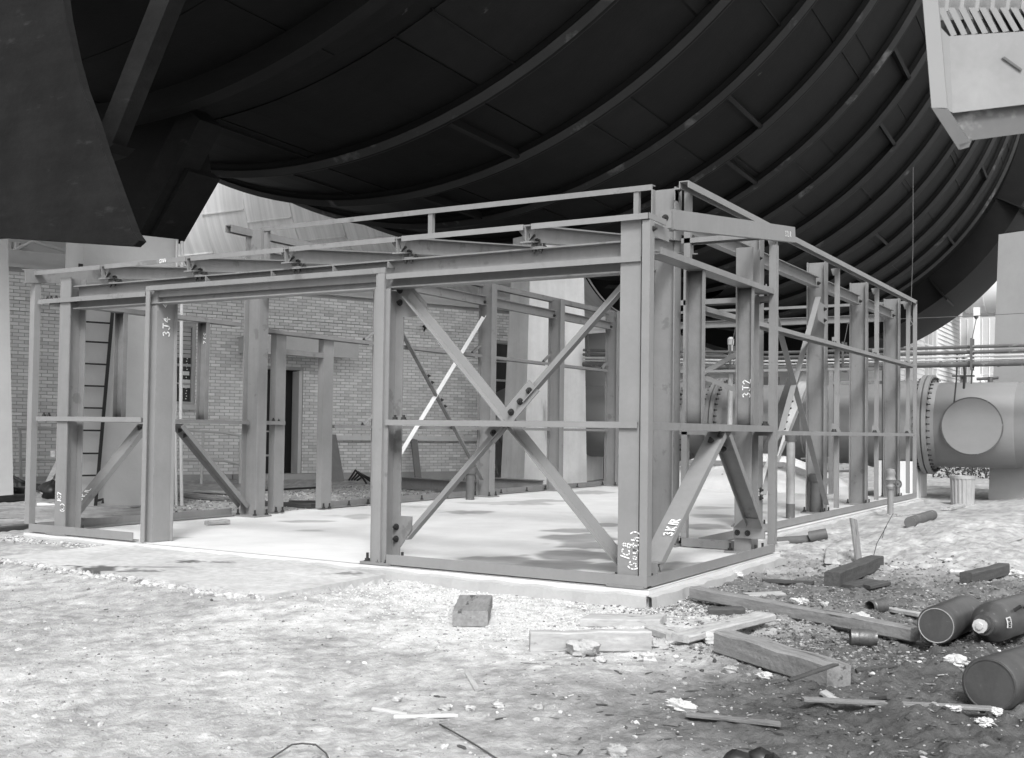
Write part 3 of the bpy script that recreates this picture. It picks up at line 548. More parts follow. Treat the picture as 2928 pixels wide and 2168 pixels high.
# --- white hand-painted marks: strokes on a 0..1 high letter
GL = {'1': [[(.2, 0), (.3, 1)]], 'C': [[(.62, .85), (.45, 1), (.2, .85), (.05, .5), (.15, .12), (.4, 0), (.62, .15)]], '8': [[(.35, .52), (.12, .75), (.3, 1), (.55, .8), (.35, .52), (.05, .25), (.3, 0), (.62, .22), (.35, .52)]],
      '(': [[(.35, 1.15), (.12, .8), (.08, .3), (.3, -.15)]], ')': [[(.1, 1.15), (.35, .8), (.38, .3), (.12, -.15)]], 'S': [[(.55, .9), (.3, 1), (.1, .78), (.3, .52), (.5, .25), (.3, 0), (.05, .1)]], 'o': [[(.3, .6), (.08, .35), (.25, 0), (.5, .2), (.45, .55), (.3, .6)]],
      'u': [[(.1, .6), (.1, .12), (.3, 0), (.48, .2), (.5, .6), (.5, 0)]], 't': [[(.3, 1), (.25, .1), (.42, 0)], [(.08, .65), (.52, .68)]], 'h': [[(.12, 1), (.1, 0)], [(.1, .4), (.32, .6), (.48, .4), (.5, 0)]],
      '3': [[(.08, .9), (.35, 1), (.5, .75), (.25, .52), (.55, .3), (.35, 0), (.05, .1)]], 'K': [[(.1, 1), (.1, 0)], [(.55, 1), (.12, .45), (.6, 0)]], 'R': [[(.1, 0), (.1, 1), (.5, .85), (.45, .55), (.12, .48), (.6, 0)]], 'J': [[(.15, 1), (.62, 1)], [(.42, 1), (.4, .15), (.22, 0), (.05, .15)]],
      '2': [[(.08, .8), (.3, 1), (.52, .75), (.1, .02), (.6, 0)]], '4': [[(.42, 0), (.42, 1), (.05, .35), (.62, .38)]], 'A': [[(.02, 0), (.32, 1), (.62, 0)], [(.15, .4), (.5, .4)]], 'B': [[(.1, 0), (.1, 1), (.45, .85), (.4, .55), (.1, .5), (.55, .3), (.4, .02), (.1, 0)]],
      'L': [[(.1, 1), (.1, 0), (.5, .02)]], '7': [[(.05, 1), (.55, .98), (.2, 0)]], '<': [[(.35, .75), (.05, .5), (.35, .25)], [(.05, .5), (.9, .5)]], ' ': [], '_': [[(0, -.15), (.65, -.12)]], 'I': [[(.2, 0), (.2, 1)]]}
def mark(parent, text, P, right, up, h, n, w=.011, name='painted_mark', ital=0.):
    P = Vector(P); right = Vector(right).normalized(); up = Vector(up).normalized(); n = Vector(n).normalized(); mb = MB(); cx = 0.
    for ch in text:
        for st_ in GL[ch]:
            pts = [P + right * ((cx + q[0] + ital * q[1]) * h) + up * (q[1] * h) + n * .004 for q in st_]
            for a, b in zip(pts[:-1], pts[1:]):
                d_ = (b - a).normalized(); s_ = d_.cross(n) * (w / 2); a2 = a - d_ * w * .35; b2 = b + d_ * w * .35
                mb.add([a2 - s_, b2 - s_, b2 + s_, a2 + s_], [(3, 2, 1, 0)])
        cx += .42 if ch in '1(I)' else (.8 if ch != ' ' else .5)
    o = part(name, mb, PAINT, parent); o['label'] = 'white hand-painted mark %s' % text.replace('<', 'with an arrow').replace('_', '').strip(); return o
UPZ, FRT = (0, 0, 1), (0, -1, 0)
mark(c_cor, '1C8', (-.135, 0, .20), (0.15, 0, 1), (-1, 0, .15), .068, FRT, .010)
mark(c_cor, '(South)', (-.075, 0, .13), (.08, 0, 1), (-1, 0, .08), .058, FRT, .010)
mark(c_left, '1C7', (-6.55, 0, .34), (0, 0, 1), (-1, 0, 0), .055, FRT, .010); mark(c_left, '(N)'.replace('N', 'u'), (-6.50, 0, .24), (0, 0, 1), (-1, 0, 0), .05, FRT, .009)
ub = Vector((0, 1.40, 1.01)).normalized(); nb = Vector((0, -ub.z, ub.y))
mark(b1, '3K1R', Vector((-.015, .26, .14)) + ub * .33 + nb * .012, ub, (-1, 0, 0), .075, nb, .013)
mark(b3, '3K1L', Vector((-6.85, .30, .10)) + Vector((0, .69, .72)) * .28 + Vector((0, -.72, .70)) * .012, (0, .69, .72), (-1, 0, 0), .07, (0, -.72, .70), .010)
mark(hang[1], '3J2', (-.03, 2.38, 1.47), (0, 0, 1), (-1, 0, 0), .075, FRT, .010)
mark(hang_l, '3J2', (-6.90, 2.24, 2.28), (0, 0, -1), (1, 0, 0), .06, FRT, .008)
jm = [o for o in FR.children if o.name.startswith('door_jamb')][0]
mark(jm, '<', (-5.237, .19, 2.30), (0, -.2, 1), (0, -1, 0), .10, (1, 0, 0), .008); mark(jm, '3J4', (-5.237, .20, 2.02), (0, 0, 1), (0, -1, 0), .085, (1, 0, 0), .012)
mark(eave_mark, '4A13', (-5.02, -.052, 2.745), (-1, 0, 0), (0, 0, -1), .036, FRT, .007)
mark(ech, '3J2 1R', (.0125, 3.25, 3.09), (0, .98, .12), (0, -.12, .98), .05, (1, 0, 0), .007)
mark(pl, '3B2', (-.02, .413, 2.80), (-1, 0, 0), (0, 0, -1), .06, FRT, .009)
mark(c0, '1C7', (-1.01 + .002, 5.60, .38), (0, 0, 1), (0, -1, 0), .05, (1, 0, 0), .007)
mark([o for o in FR.children if o.name.startswith('rail_post')][3], '4T4', (-.87, 2.93, 2.0), (0, 0, 1), (-1, 0, 0), .05, FRT, .007) if False else None

# ================================================================== the big dark tunnel overhead
TT = math.radians(3.48); KT = 1.25
TOFF, TR, T0, TD, TB = -11.409 * KT, 9.515 * KT, 14.033 * KT, 2.533 * KT, 1.15 + 4 * KT
TAX = Vector((-math.sin(TT), math.cos(TT), 0)); TPR = Vector((math.cos(TT), math.sin(TT), 0)); TO = Vector((C0[0], C0[1], 0)) + TPR * TOFF; TZ = TB + TR
def tp(t, a, r): return TO + TAX * t + TPR * (r * math.sin(a)) + Vector((0, 0, TZ - r * math.cos(a)))
TUN = thing('wind_tunnel', 'huge dark ribbed steel tunnel tube passing overhead above the frame', 'wind tunnel', TO + TAX * 25)
RS = TR - .21 * KT                                                                    # the shell inside its ribs
def sweep(prof, n0=-128, n1=128, n=112):                                         # prof: (dt, r) polygon round the ring
    mb = MB(); k = len(prof); vs_ = []
    for i in range(n + 1):
        a = math.radians(n0 + (n1 - n0) * i / n); vs_ += [tp(q[0], a, q[1]) for q in prof]
    fs = [[i * k + j, (i + 1) * k + j, (i + 1) * k + (j + 1) % k, i * k + (j + 1) % k] for i in range(n) for j in range(k)] + [list(range(k)), list(range(n * k, n * k + k))[::-1]]
    return mb, vs_, fs
tn, tf_ = T0 - 2.5 * TD, T0 + 14.6 * TD
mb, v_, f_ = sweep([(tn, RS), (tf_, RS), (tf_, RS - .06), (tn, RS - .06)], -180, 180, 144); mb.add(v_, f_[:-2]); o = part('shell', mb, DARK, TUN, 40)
bm_fix = o.data
def rib(t, w=.15 * KT, h=.21 * KT, lipm=True, name='ring_rib'):
    pr_ = [(t - w, RS - .01)] + [(t - w * math.cos(b), RS + h * math.sin(b)) for b in [math.radians(q) for q in (14, 35, 58, 80, 100, 122, 145, 166)]] + [(t + w, RS - .01)]
    mb, v_, f_ = sweep(pr_); mb.add(v_, f_)
    l_ = [(t - w - .035, RS + h * .62), (t - w * .55, RS + h + .012), (t - w * .50, RS + h - .02), (t - w - .03, RS + h * .58)]
    m2, v2, f2 = sweep(l_); mb.mi = 1; mb.add(v2, f2)
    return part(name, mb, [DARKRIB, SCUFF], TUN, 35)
for i in range(0, 13): rib(T0 + i * TD)
# shell plates between the ribs
for i in range(-2, 13):
    e_ = [-78 + 9.5 * (i % 2)]
    while e_[-1] < 105: e_.append(e_[-1] + 17 + 5 * rnd.random())
    for a0, a1 in zip(e_[:-1], e_[1:]):
        t0, t1 = T0 + i * TD + .22, T0 + (i + 1) * TD - .22; mb = MB(); vs_ = []; h_ = .012 + .016 * rnd.random()
        for j in range(7):
            a = math.radians(a0 + .12 + (a1 - a0 - .24) * j / 6); vs_ += [tp(t0, a, RS - .02), tp(t0, a, RS + h_), tp(t1, a, RS + h_), tp(t1, a, RS - .02)]
        mb.add(vs_, [[4 * j + k, 4 * j + k + 1, 4 * j + k + 5, 4 * j + k + 4] for j in range(6) for k in range(3)] + [[0, 1, 2, 3], [27, 26, 25, 24]]); part('shell_plate', mb, DARK, TUN)
# lengthwise plate edges between the ribs
for i in range(-1, 13):
    for k_ in range(6):
        a = math.radians((-52, -30, -6, 14, 36, 58)[k_] + 10 * (i % 2) + rnd.uniform(-3, 3) + (6 if i % 3 == 0 else 0)); mb = MB(); t0, t1 = T0 + i * TD + .18, T0 + (i + 1) * TD - .18; da = (.10 if (i + k_) % 3 == 0 else .035) / RS; hh = .20 if (i + k_) % 3 == 0 else .05
        q = [tp(t0, a, RS - .01), tp(t0, a + da, RS - .01), tp(t0, a + da, RS + hh), tp(t0, a, RS + hh)]; mb.prism(q, TAX * (t1 - t0)); part('stiffener_bar', mb, DARKRIB, TUN)
# end ring at the far end: deep smooth band with butt plates
te = T0 + 12.75 * TD
mb, v_, f_ = sweep([(te, RS), (te + .5, RS + 1.15), (te + 3.5, RS + 1.5), (te + 6.5, RS + 1.5), (te + 6.5, RS)]); mb.add(v_, f_); part('end_ring', mb, DARK, TUN, 40)
for a in (-40, -8, 22, 38, 62):
    a = math.radians(a); mb = MB(); q = [tp(te - .02, a, RS), tp(te - .02, a + .006, RS), tp(te - .02, a + .006, RS + 1.45), tp(te - .02, a, RS + 1.45)]; mb.prism(q, TAX * 3.3); part('stiffener_bar', mb, DARKRIB, TUN)
# support ring and leg near the camera, down to the big left pier
ts = T0 - 1.42 * TD
mb, v_, f_ = sweep([(ts - .10, RS + .02), (ts - .10, RS + .38), (ts + .2, RS + .38), (ts + .2, RS + .02)]); mb.add(v_, f_); part('support_ring', mb, [DARKRIB], TUN, 35)
LY = 5.2
def lp(px, py, y=LY): return Vector(at(px, py, y=y))
web = [lp(120, -260, LY + .35), lp(470, -200, LY + .35), lp(398, 262, LY + .35), lp(412, 366, LY + .35), lp(330, 505, LY + .35), lp(268, 530, LY + .35), lp(190, 330, LY + .35)]
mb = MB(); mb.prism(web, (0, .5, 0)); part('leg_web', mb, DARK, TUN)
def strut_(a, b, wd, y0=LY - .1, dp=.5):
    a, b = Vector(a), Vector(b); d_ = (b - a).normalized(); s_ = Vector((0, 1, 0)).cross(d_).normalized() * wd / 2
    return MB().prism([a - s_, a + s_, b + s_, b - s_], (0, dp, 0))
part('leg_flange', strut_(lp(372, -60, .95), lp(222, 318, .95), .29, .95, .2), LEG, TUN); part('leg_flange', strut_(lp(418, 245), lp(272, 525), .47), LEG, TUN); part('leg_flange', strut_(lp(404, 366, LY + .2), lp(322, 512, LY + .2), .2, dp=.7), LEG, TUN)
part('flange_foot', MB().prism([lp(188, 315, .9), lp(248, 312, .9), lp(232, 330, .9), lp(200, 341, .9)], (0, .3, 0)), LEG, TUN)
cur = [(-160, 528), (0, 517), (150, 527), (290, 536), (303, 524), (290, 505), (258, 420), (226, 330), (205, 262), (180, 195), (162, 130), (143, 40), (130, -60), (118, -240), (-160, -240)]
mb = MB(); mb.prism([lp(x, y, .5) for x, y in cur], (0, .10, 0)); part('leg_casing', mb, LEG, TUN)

# ================================================================== the pale tunnel in the sun behind
PT = thing('pale_tunnel', 'pale sunlit steel tunnel with thin lengthwise welds seen under the dark tube', 'wind tunnel', (-25, 30, 0))
PYC, PZC, PRD = 30.5, 11.4, 5.9
def pp(x, a, r=PRD): return Vector((x, PYC - r * math.sin(a), PZC - r * math.cos(a)))
def psweep(x0, x1, r0, r1, n=96):
    mb = MB(); vs_ = []
    for i in range(n): a = 2 * math.pi * i / n; vs_ += [pp(x0, a, r0), pp(x1, a, r1)]
    return mb.add(vs_, [[2 * i, 2 * i + 1, (2 * i + 3) % (2 * n), (2 * i + 2) % (2 * n)] for i in range(n)])
part('shell', psweep(-60, -14.5, PRD, PRD), WHITE_T, PT, True); part('end_cone', psweep(-14.5, -11.5, PRD - .02, PRD - .5), DARK, PT, True)
for x in np.arange(-52, -14, 2.35):
    mb = MB(); n = 96; vs_ = []
    for i in range(n): a = 2 * math.pi * i / n; vs_ += [pp(x - .04, a), pp(x, a, PRD + .025), pp(x + .04, a)]
    mb.add(vs_, [[3 * i + j, 3 * i + j + 1, (3 * (i + 1) + j + 1) % (3 * n), (3 * (i + 1) + j) % (3 * n)] for i in range(n) for j in (0, 1)]); part('girth_seam', mb, WHITE_T, PT)
    for a in (28, 52, 74):
        a = math.radians(a + rnd.uniform(-9, 9)); mb = MB(); mb.prism([pp(x, a), pp(x, a + .008), pp(x, a + .008, PRD + .05), pp(x, a, PRD + .05)], (2.3, 0, 0)); part('weld_strip', mb, WHITE_T, PT)

# ================================================================== concrete piers
WA = np.array([math.sin(math.radians(23.93)), math.cos(math.radians(23.93)), 0]); WB = np.array([WA[1], -WA[0], 0])   # along the brick wall / out of it
def pier(foot, la, lb, h, ta, tb, m, label, z0=-.5, cham=.0, shift=0.):
    f = Vector(foot); a = Vector(WA); b = Vector(WB); mb = MB()       # foot: corner nearest the camera-left at ground; a: length, b: depth behind
    def ring(z):
        k = (z - z0) / (h - z0); i1, i2 = ta * k, tb * k
        return [f + a * i1 - b * (.3 * i2) + Vector((0, 0, z)), f + a * (la - i1) - b * (.3 * i2) + Vector((0, 0, z)), f + a * (la - i1) - b * (lb - i2) + Vector((0, 0, z)), f + a * i1 - b * (lb - i2) + Vector((0, 0, z))]
    n = 7; zs = [z0 + (h - z0) * i / n for i in range(n + 1)]; vs_ = []
    for z in zs: vs_ += ring(z)
    fs = [[4 * i + j, 4 * i + (j + 1) % 4, 4 * i + 4 + (j + 1) % 4, 4 * i + 4 + j] for i in range(n) for j in range(4)] + [[3, 2, 1, 0], [4 * n, 4 * n + 1, 4 * n + 2, 4 * n + 3]]
    fs = [q[::-1] for q in fs]
    mb.add(vs_, fs); return solo('concrete_pier', mb, m, label, 'pier', 'concrete piers carrying the tunnels', base=(f.x, f.y, 0))
def fix(o):
    import bmesh
    b = bmesh.new(); b.from_mesh(o.data); bmesh.ops.recalc_face_normals(b, faces=b.faces); b.to_mesh(o.data); b.free()
g_ = at(1141, 1063, z=-.12); fix(pier((g_[0], g_[1], 0), 1.78, .92, 5.45, .15, .18, PIER, 'stained pale concrete pier with a bright sunlit edge, behind the crossed braces'))
g_ = at(164, 1112, z=-.08); bigp = pier((g_[0], g_[1], 0), 1.42, 1.1, 3.93, .03, .05, PIER_G, 'broad smooth grey pier with a black ladder on it, under the dark leg'); fix(bigp)
g_ = atd(33, 1050, 18.2) - WA * 2.05; fix(pier((g_[0], g_[1], 0), 2.05, 1.0, 5.0, .24, .1, PIER_G, 'pale tapering pier cut off by the left edge of the photo'))
g_ = at(2152, 1086, z=-.1) + WB * .9; rp_ = pier((g_[0], g_[1], 0), 2.2, .9, 5.2, .22, .1, PIER_G, 'tapering grey pier behind the large pipe, cut off by the right edge'); fix(rp_)
b_ = Vector(g_) + Vector(WA) * .9 - Vector(WB) * .4
solo('bearing_shoe', MB().box(b_.x - .5, b_.x + .3, b_.y - .3, b_.y + .3, 5.2, 5.28).box(b_.x - .2, b_.x, b_.y - .2, b_.y + .2, 5.28, 5.5), DARK, 'small black steel bearing on top of the right pier', 'bearing')
# vertical conduits on the right edge of the big left pier
e0 = Vector(at(381, 1100, z=-.1)); e1 = Vector(at(366, 470, z=0)) 
pb = Vector((at(164, 1112, z=-.08)[0], at(164, 1112, z=-.08)[1], 0)) + Vector(WA) * 1.42 + Vector(WB) * .03
for dx, r in ((.02, .018), (.10, .026)): solo('conduit', MB().tube([pb + Vector(WA) * dx + Vector((0, 0, -.15)), pb + Vector(WA) * (dx - .05) + Vector((0, 0, 1.2)), pb + Vector(WA) * (dx - .09) + Vector((0, 0, 3.9))], r, 8), RAILM, ('thin' if r < .02 else 'thick') + ' pale conduit running up the edge of the big grey pier', 'conduit', 'conduits on the pier edge', smooth=40)

# ================================================================== brick building
def wpt(srcx, s_): D = FPX * .0677 / s_; return C0 + _R * ((srcx - 1464) / FPX * D) + _F * D
WO = wpt(60, 10.3); WO[2] = 0
def wall(px, py):                                    # (metres along the wall, height) of the wall point seen at (px, py)
    P = onplane(px, py, WO, WB); return float((P - WO) @ WA), float(P[2])
def wp_(s, z, out=0.): return Vector(WO + WA * s + WB * out + np.array([0, 0, z]))
BB = thing('brick_building', 'low pale brick building with corbel bands, a dark doorway and sash windows', 'building', wp_(4, 0))
BB.rotation_euler = (0, 0, 0)
def wbox(mb, s0, s1, o0, o1, z0, z1):                # box in wall coordinates
    A = [wp_(s0, z0, o0), wp_(s1, z0, o0), wp_(s1, z0, o1), wp_(s0, z0, o1)]
    return mb.prism(A, (0, 0, z1 - z0))
def wbp(name, m, *boxes, parent=None):
    mb = MB()
    for b in boxes: wbox(mb, *b)
    return part(name, mb, m, parent or BB)
S0, S1 = -2.2, 11.6
zc = wall(100, 583)[1]                               # under the cornice
ZTOP = 4.02
zc1 = wall(60, 586)[1]
dS0, dZ1 = wall(566, 796); dS1, _ = wall(661, 796); _, dZ0 = wall(600, 1034)
w1a, w1t = wall(372, 700); w1b, w1z = wall(424, 882)
w2a, w2t = wall(1062, 738); w2b, w2z = wall(1118, 912)
dZ0 = .14; holes = [(dS0, dS1, -.2, dZ1), (w1a, w1b, w1z, w1t), (w2a, w2b, w2z, w2t)]
def holed(s0, s1, z0, z1, o0, o1, m, name):          # wall with its openings left out
    mb = MB(); ss = sorted({s0, s1} | {q for h in holes for q in h[:2]}); zs = sorted({z0, z1} | {q for h in holes for q in h[2:] if z0 < q < z1})
    for a, b in zip(ss[:-1], ss[1:]):
        for c, d in zip(zs[:-1], zs[1:]):
            if not any(h[0] <= (a + b) / 2 <= h[1] and h[2] <= (c + d) / 2 <= h[3] for h in holes): wbox(mb, a, b, o0, o1, c, d)
    return part(name, mb, m, BB)
holed(S0, S1, -.3, zc1, -.3, -.011, MORTAR, 'wall')
wbp('rear_wall', BLACK, (S0, S1, -6.2, -6, -.3, zc1)); wbp('side_wall', STONE, (S0 - .2, S0, -6.2, -.02, -.3, zc1), (S1, S1 + .2, -6.2, -.02, -.3, zc1)); wbp('floor', BLACK, (S0, S1, -6, -.3, -.2, .12)); wbp('ceiling', BLACK, (S0, S1, -6, -.3, zc1 - .3, zc1 - .02))
wbp('plinth', KERB, (S0, dS0 - .6, -.01, .05, -.4, .13), (dS1 + .5, S1, -.01, .05, -.4, .13)); wbp('door_step', KERB, (dS0 - .55, dS1 + .45, -.2, .30, -.4, .135))
# parapet and gutter
zp0 = zc1; zp1 = wall(60, 548)[1]
wbp('parapet', STONE, (S0, S1, -.3, .06, zp0 + .07, zp1)); wbp('gutter', RAILM, (S0, S1, .0, .12, zp0, zp0 + .065)); wbp('roof', FARG, (S0, S1, -6.2, -.3, zc1 + .02, zc1 + .12))
# corbel bands (courses standing proud), ledge, sills
zb = [wall(140, 655)[1], wall(140, 672)[1]]
z1b = wall(200, 0)[1]
band_rows = {}
JN = .0677; LEN = .2127; Z0B = .13
ra = wall(600, 686)[1]; rb = wall(600, 712)[1]
n1 = int(round((ra - Z0B) / JN)); n2 = int(round((rb - Z0B) / JN))
for k in (n1, n1 - 1): band_rows[k] = .03
for k in (n2, n2 - 1): band_rows[k] = .03
# bricks: one mesh shared by those that show largest, the rest as one mass
bm_ = MB(); 
def brick_geo(L, H, D): return [(-L / 2, 0, -H / 2), (L / 2, 0, -H / 2), (L / 2, 0, H / 2), (-L / 2, 0, H / 2), (-L / 2 + .003, D, -H / 2 + .003), (L / 2 - .003, D, -H / 2 + .003), (L / 2 - .003, D, H / 2 - .003), (-L / 2 + .003, D, H / 2 - .003)]
BF = [(7, 6, 5, 4), (0, 1, 5, 4), (1, 2, 6, 5), (2, 3, 7, 6), (3, 0, 4, 7)]
bmesh_one = MB().add(brick_geo(LEN - .009, JN - .0095, .014), BF).mesh('brick', BRICKM)
BRQ = Matrix((tuple((-WA[0], WB[0], 0)), tuple((-WA[1], WB[1], 0)), (0, 0, 1))).to_quaternion()
ea = Vector(WA); eb = Vector(WB)
Mw = Matrix(((-ea.x, eb.x, 0), (-ea.y, eb.y, 0), (0, 0, 1)))     # local x along the wall, y out, z up
allb = []
rows = int((zc1 - Z0B) / JN)
for r in range(rows):
    z = Z0B + (r + .5) * JN; s = S0 + (LEN / 2 if r % 2 else 0)
    while s < S1 - .05:
        L = LEN; a, b = s + .0045, s + LEN - .0045
        for h in holes:
            if h[2] - .03 <= z <= h[3] + .0:
                if a < h[0] < b: b = h[0]
                elif a < h[1] < b: a = h[1]
                elif h[0] <= a and b <= h[1]: b = a
        if b - a > .03: allb.append(((a + b) / 2, b - a, z, band_rows.get(r, 0.)))
        s += LEN
vis = []
IV = [(24, 77), (84, 119), (388, 441), (470, 526), (716, 812), (880, 1032)]
def pix(P):
    d_ = np.array(P) - C0; c = d_ @ F2; sx, sy = FPX * (d_ @ _R) / c, FPX * (d_ @ U2) / c
    return (1464 + sx * CR + sy * SR) / S, (PY0 + sx * SR - sy * CR) / S, c
for i, (s, L, z, o_) in enumerate(allb):
    P = wp_(s, z); x, y, c = pix(P)
    if L > .19 and o_ == 0 and any(a < x < b for a, b in IV) and 540 < y < 1040: vis.append((c, i))
vis.sort(); single = {i for _, i in vis[:300]}
PRISMW = {'v': [], 'f': [], 't': []}
bo = origin(BB)
for i, (s, L, z, o_) in enumerate(allb):
    c = wp_(s, z, -.014 + rnd.uniform(-.0015, .0015) + o_)
    if i in single:
        link('brick', bmesh_one, BB, c - bo, Mw.to_quaternion())
    else:
        g_ = brick_geo(L, JN - .0095, .014); b0 = len(PRISMW['v']); tn_ = .72 * (1 + rnd.uniform(-.17, .17)) * (.88 if rnd.random() < .08 else 1)
        PRISMW['v'] += [tuple(c - bo + ea * q[0] + eb * q[1] + Vector((0, 0, q[2]))) for q in g_]; PRISMW['f'] += [[b0 + j for j in f[::-1]] for f in BF]; PRISMW['t'] += [tn_] * 8
me = bpy.data.meshes.new('brickwork'); me.from_pydata(PRISMW['v'], [], PRISMW['f']); me.materials.append(BRICKS)
a_ = me.attributes.new('tone', 'FLOAT', 'POINT'); a_.data.foreach_set('value', PRISMW['t'])
bw_ = link('brickwork', me, BB); bw_['kind'] = 'stuff'
wbp('corbel_band', MORTAR, *[(S0, S1, -.012, .014, Z0B + n * JN - JN + .004, Z0B + (n + 1) * JN - .004) for n in (n1, n2)])
ls0 = wall(722, 950)[0]; lz = wall(800, 955)[1]
wbp('stone_ledge', BRICKM, (ls0, S1, .001, .10, lz - .05, lz + .06)); 
# windows
def window(a, b, z0, z1, rows_, lit=False, nm='window'):
    f = wbp('window', WFRAME, (a, a + .07, -.12, -.02, z0, z1), (b - .07, b, -.12, -.02, z0, z1), (a + .07, b - .07, -.12, -.02, z1 - .08, z1), (a + .07, b - .07, -.12, -.02, z0, z0 + .06))
    n = rows_; h = (z1 - z0 - .14) / n
    for i in range(n):
        za = z0 + .06 + i * h
        wbp('sash_rail', WFRAME, (a + .07, b - .07, -.115, -.05, za + h - (.05 if i == n // 2 - 1 else .03), za + h + .001), parent=f)
        wbp('pane', GLASS, (a + .07, b - .07, -.095, -.088, za, za + h - .03), parent=f)
    wbp('sill', STONE, (a - .04, b + .06, -.02, .08, z0 - .11, z0 - .001), parent=f)
    return f
w1 = window(w1a, w1b, w1z, w1t, 4); w2 = window(w2a, w2b, w2z, w2t, 4)
# striped blind in the upper half of the first window
hz = (w1z + w1t) / 2 + .12
for i in range(7): wbp('blind_slat', FARG if i % 2 else WFRAME, (w1a + .08, w1b - .08, -.086, -.075, hz + i * (w1t - .1 - hz) / 7, hz + (i + .86) * (w1t - .1 - hz) / 7), parent=w1)
# chains and tags behind the lower panes
cs = wall(398, 840)[0]
for ds in (0., .10): 
    mb = MB()
    for k in range(16): q = wp_(cs + ds + .012 * (k % 2), w1z + .12 + k * .055, -.09); mb.lathe(q, WB, [(0, .013), (.006, .013)], 6)
    part('hanging_chain', mb, FARW, BB)
wbp('window_card', FARW, (cs - .05, cs + .16, -.087, -.083, hz - .36, hz - .28), (cs - .05, cs + .2, -.087, -.083, hz - .62, hz - .45))
# doorway: frame, one leaf open, dark inside, canopy on top
fr = wbp('door_frame', WFRAME, (dS0, dS0 + .06, -.2, -.02, .135, dZ1), (dS1 - .06, dS1, -.2, -.02, .135, dZ1), (dS0 + .06, dS1 - .06, -.2, -.02, dZ1 - .07, dZ1))
dm = (dS0 + dS1) / 2
lf = wbp('door_leaf', BLACK, (dS0 + .065, dm, -.16, -.12, .14, dZ1 - .08)); wbp('push_bar', GALV, (dS0 + .1, dm - .05, -.115, -.09, 1.02, 1.05), parent=lf); wbp('kick_rail', WFRAME, (dS0 + .07, dm, -.12, -.11, .5, .54), parent=lf)
sl = wall(642, 1000)[0]
lf = wbp('door_leaf', RAILM, (sl - .03, sl + .045, -.12, .22, .14, dZ1 - .10)); wbp('door_pull', GALV, (sl + .05, sl + .09, .05, .2, 1.0, 1.03), parent=lf); wbp('door_panel', WFRAME, (sl + .045, sl + .052, -.06, .18, .3, 1.0), parent=lf)
wbp('reveal', BLACK, (dS1 - .30, dS1 - .065, -.4, -.2, .14, dZ1))
wbp('curtain_strip', FARG, *[(dm + .03 + k * .12, dm + .09 + k * .12, -1.1, -1.05, 1.0, 1.95) for k in range(3)])
c0_, cz0 = wall(519, 775); c1_, _ = wall(742, 775); cz1 = wall(560, 735)[1]
cp_ = wbp('canopy', RAILM, (c0_, c1_, .0, .75, cz0 + .05, cz1 - .05)); wbp('canopy_edge', STONE, (c0_ - .03, c1_ + .03, .75, .80, cz0 + .02, cz1 - .02), (c0_ - .03, c1_ + .03, -.0, .75, cz1 - .05, cz1 - .02), parent=cp_)
ls, lz2 = wall(922, 712); part('wall_lamp', MB().lathe(wp_(ls, lz2, 0), WB, [(0, .03), (.10, .03), (.11, .06), (.16, .06)], 12).tube([wp_(ls, lz2, .1), wp_(ls - .06, lz2 - .12, .14)], .02, 6), BLACK, BB)
# roof rail and corrugated lean-to on the roof at the far left
rs = [wall(30, 541), wall(62, 520), wall(130, 534), wall(150, 545)]
solo('roof_rail', MB().tube([wp_(wall(20, 540)[0], zp1 - .05, -.5), wp_(wall(85, 525)[0], zp1 + .28, -.5), wp_(wall(150, 545)[0] + .2, zp1 + .12, -.5), wp_(wall(165, 545)[0] + .2, zp1 - .05, -.5)], .035, 8), FARW, 'white rail on the roof edge of the brick building', 'rail', smooth=40)
mb = MB()
for k in range(24): mb.tube([wp_(S0 - 1 + k * .16, zp1 - .1, -3.2), wp_(S0 - 1 + k * .16, zp1 + .62, -3.2)], .08, 8)
mb2 = MB(); wbox(mb2, S0 - 1, S0 + 4.6, -4.5, -3.3, zp1 - .1, zp1 + 3.2)
rh = thing('roof_shed', 'white shed on the roof behind the rail, corrugated at its foot', 'shed', wp_(0, zp1, -4)); part('wall', mb2, FARW, rh); part('corrugated_sheet', mb, FARW, rh, 40)

# ================================================================== things by the wall
def wfoot(px, py, out=0): pass
LAD = thing('ladder', 'black steel ladder leaning on the broad grey pier at left', 'ladder', at(210, 1105, z=-.1))
po = Vector((at(164, 1112, z=-.08)[0], at(164, 1112, z=-.08)[1], 0)) + Vector(WB) * .10
def lpier(px, py): return Vector(onplane(px, py, np.array(po), WB))
ra_, rb_ = lpier(208, 1103), lpier(246, 672); rb2 = rb_ + (rb_ - ra_) * .06
la_, lb_ = lpier(150, 1100), lpier(176, 575)
part('rail', MB().beam(ra_, rb2, [(-.022, -.012), (.022, -.012), (.022, .012), (-.022, .012)], tuple(WB)), BLACK, LAD); part('rail', MB().beam(la_, lb_, [(-.03, -.012), (.03, -.012), (.03, .012), (-.03, .012)], tuple(WB)), BLACK, LAD)
for yy in (702, 745, 793, 841, 889, 938, 988, 1036):
    zl = lpier(200, yy)[2]; k = (zl - ra_.z) / (rb_.z - ra_.z); k2 = (zl - la_.z) / (lb_.z - la_.z); part('rung', MB().tube([ra_.lerp(rb_, k), la_.lerp(lb_, k2)], .014, 6), BLACK, LAD, 40)
part('foot', MB().tube([ra_ + Vector((.03, 0, .08)), ra_ + Vector((.09, .05, .10)), ra_ + Vector((.09, .05, .04))], .022, 6), BLACK, LAD)
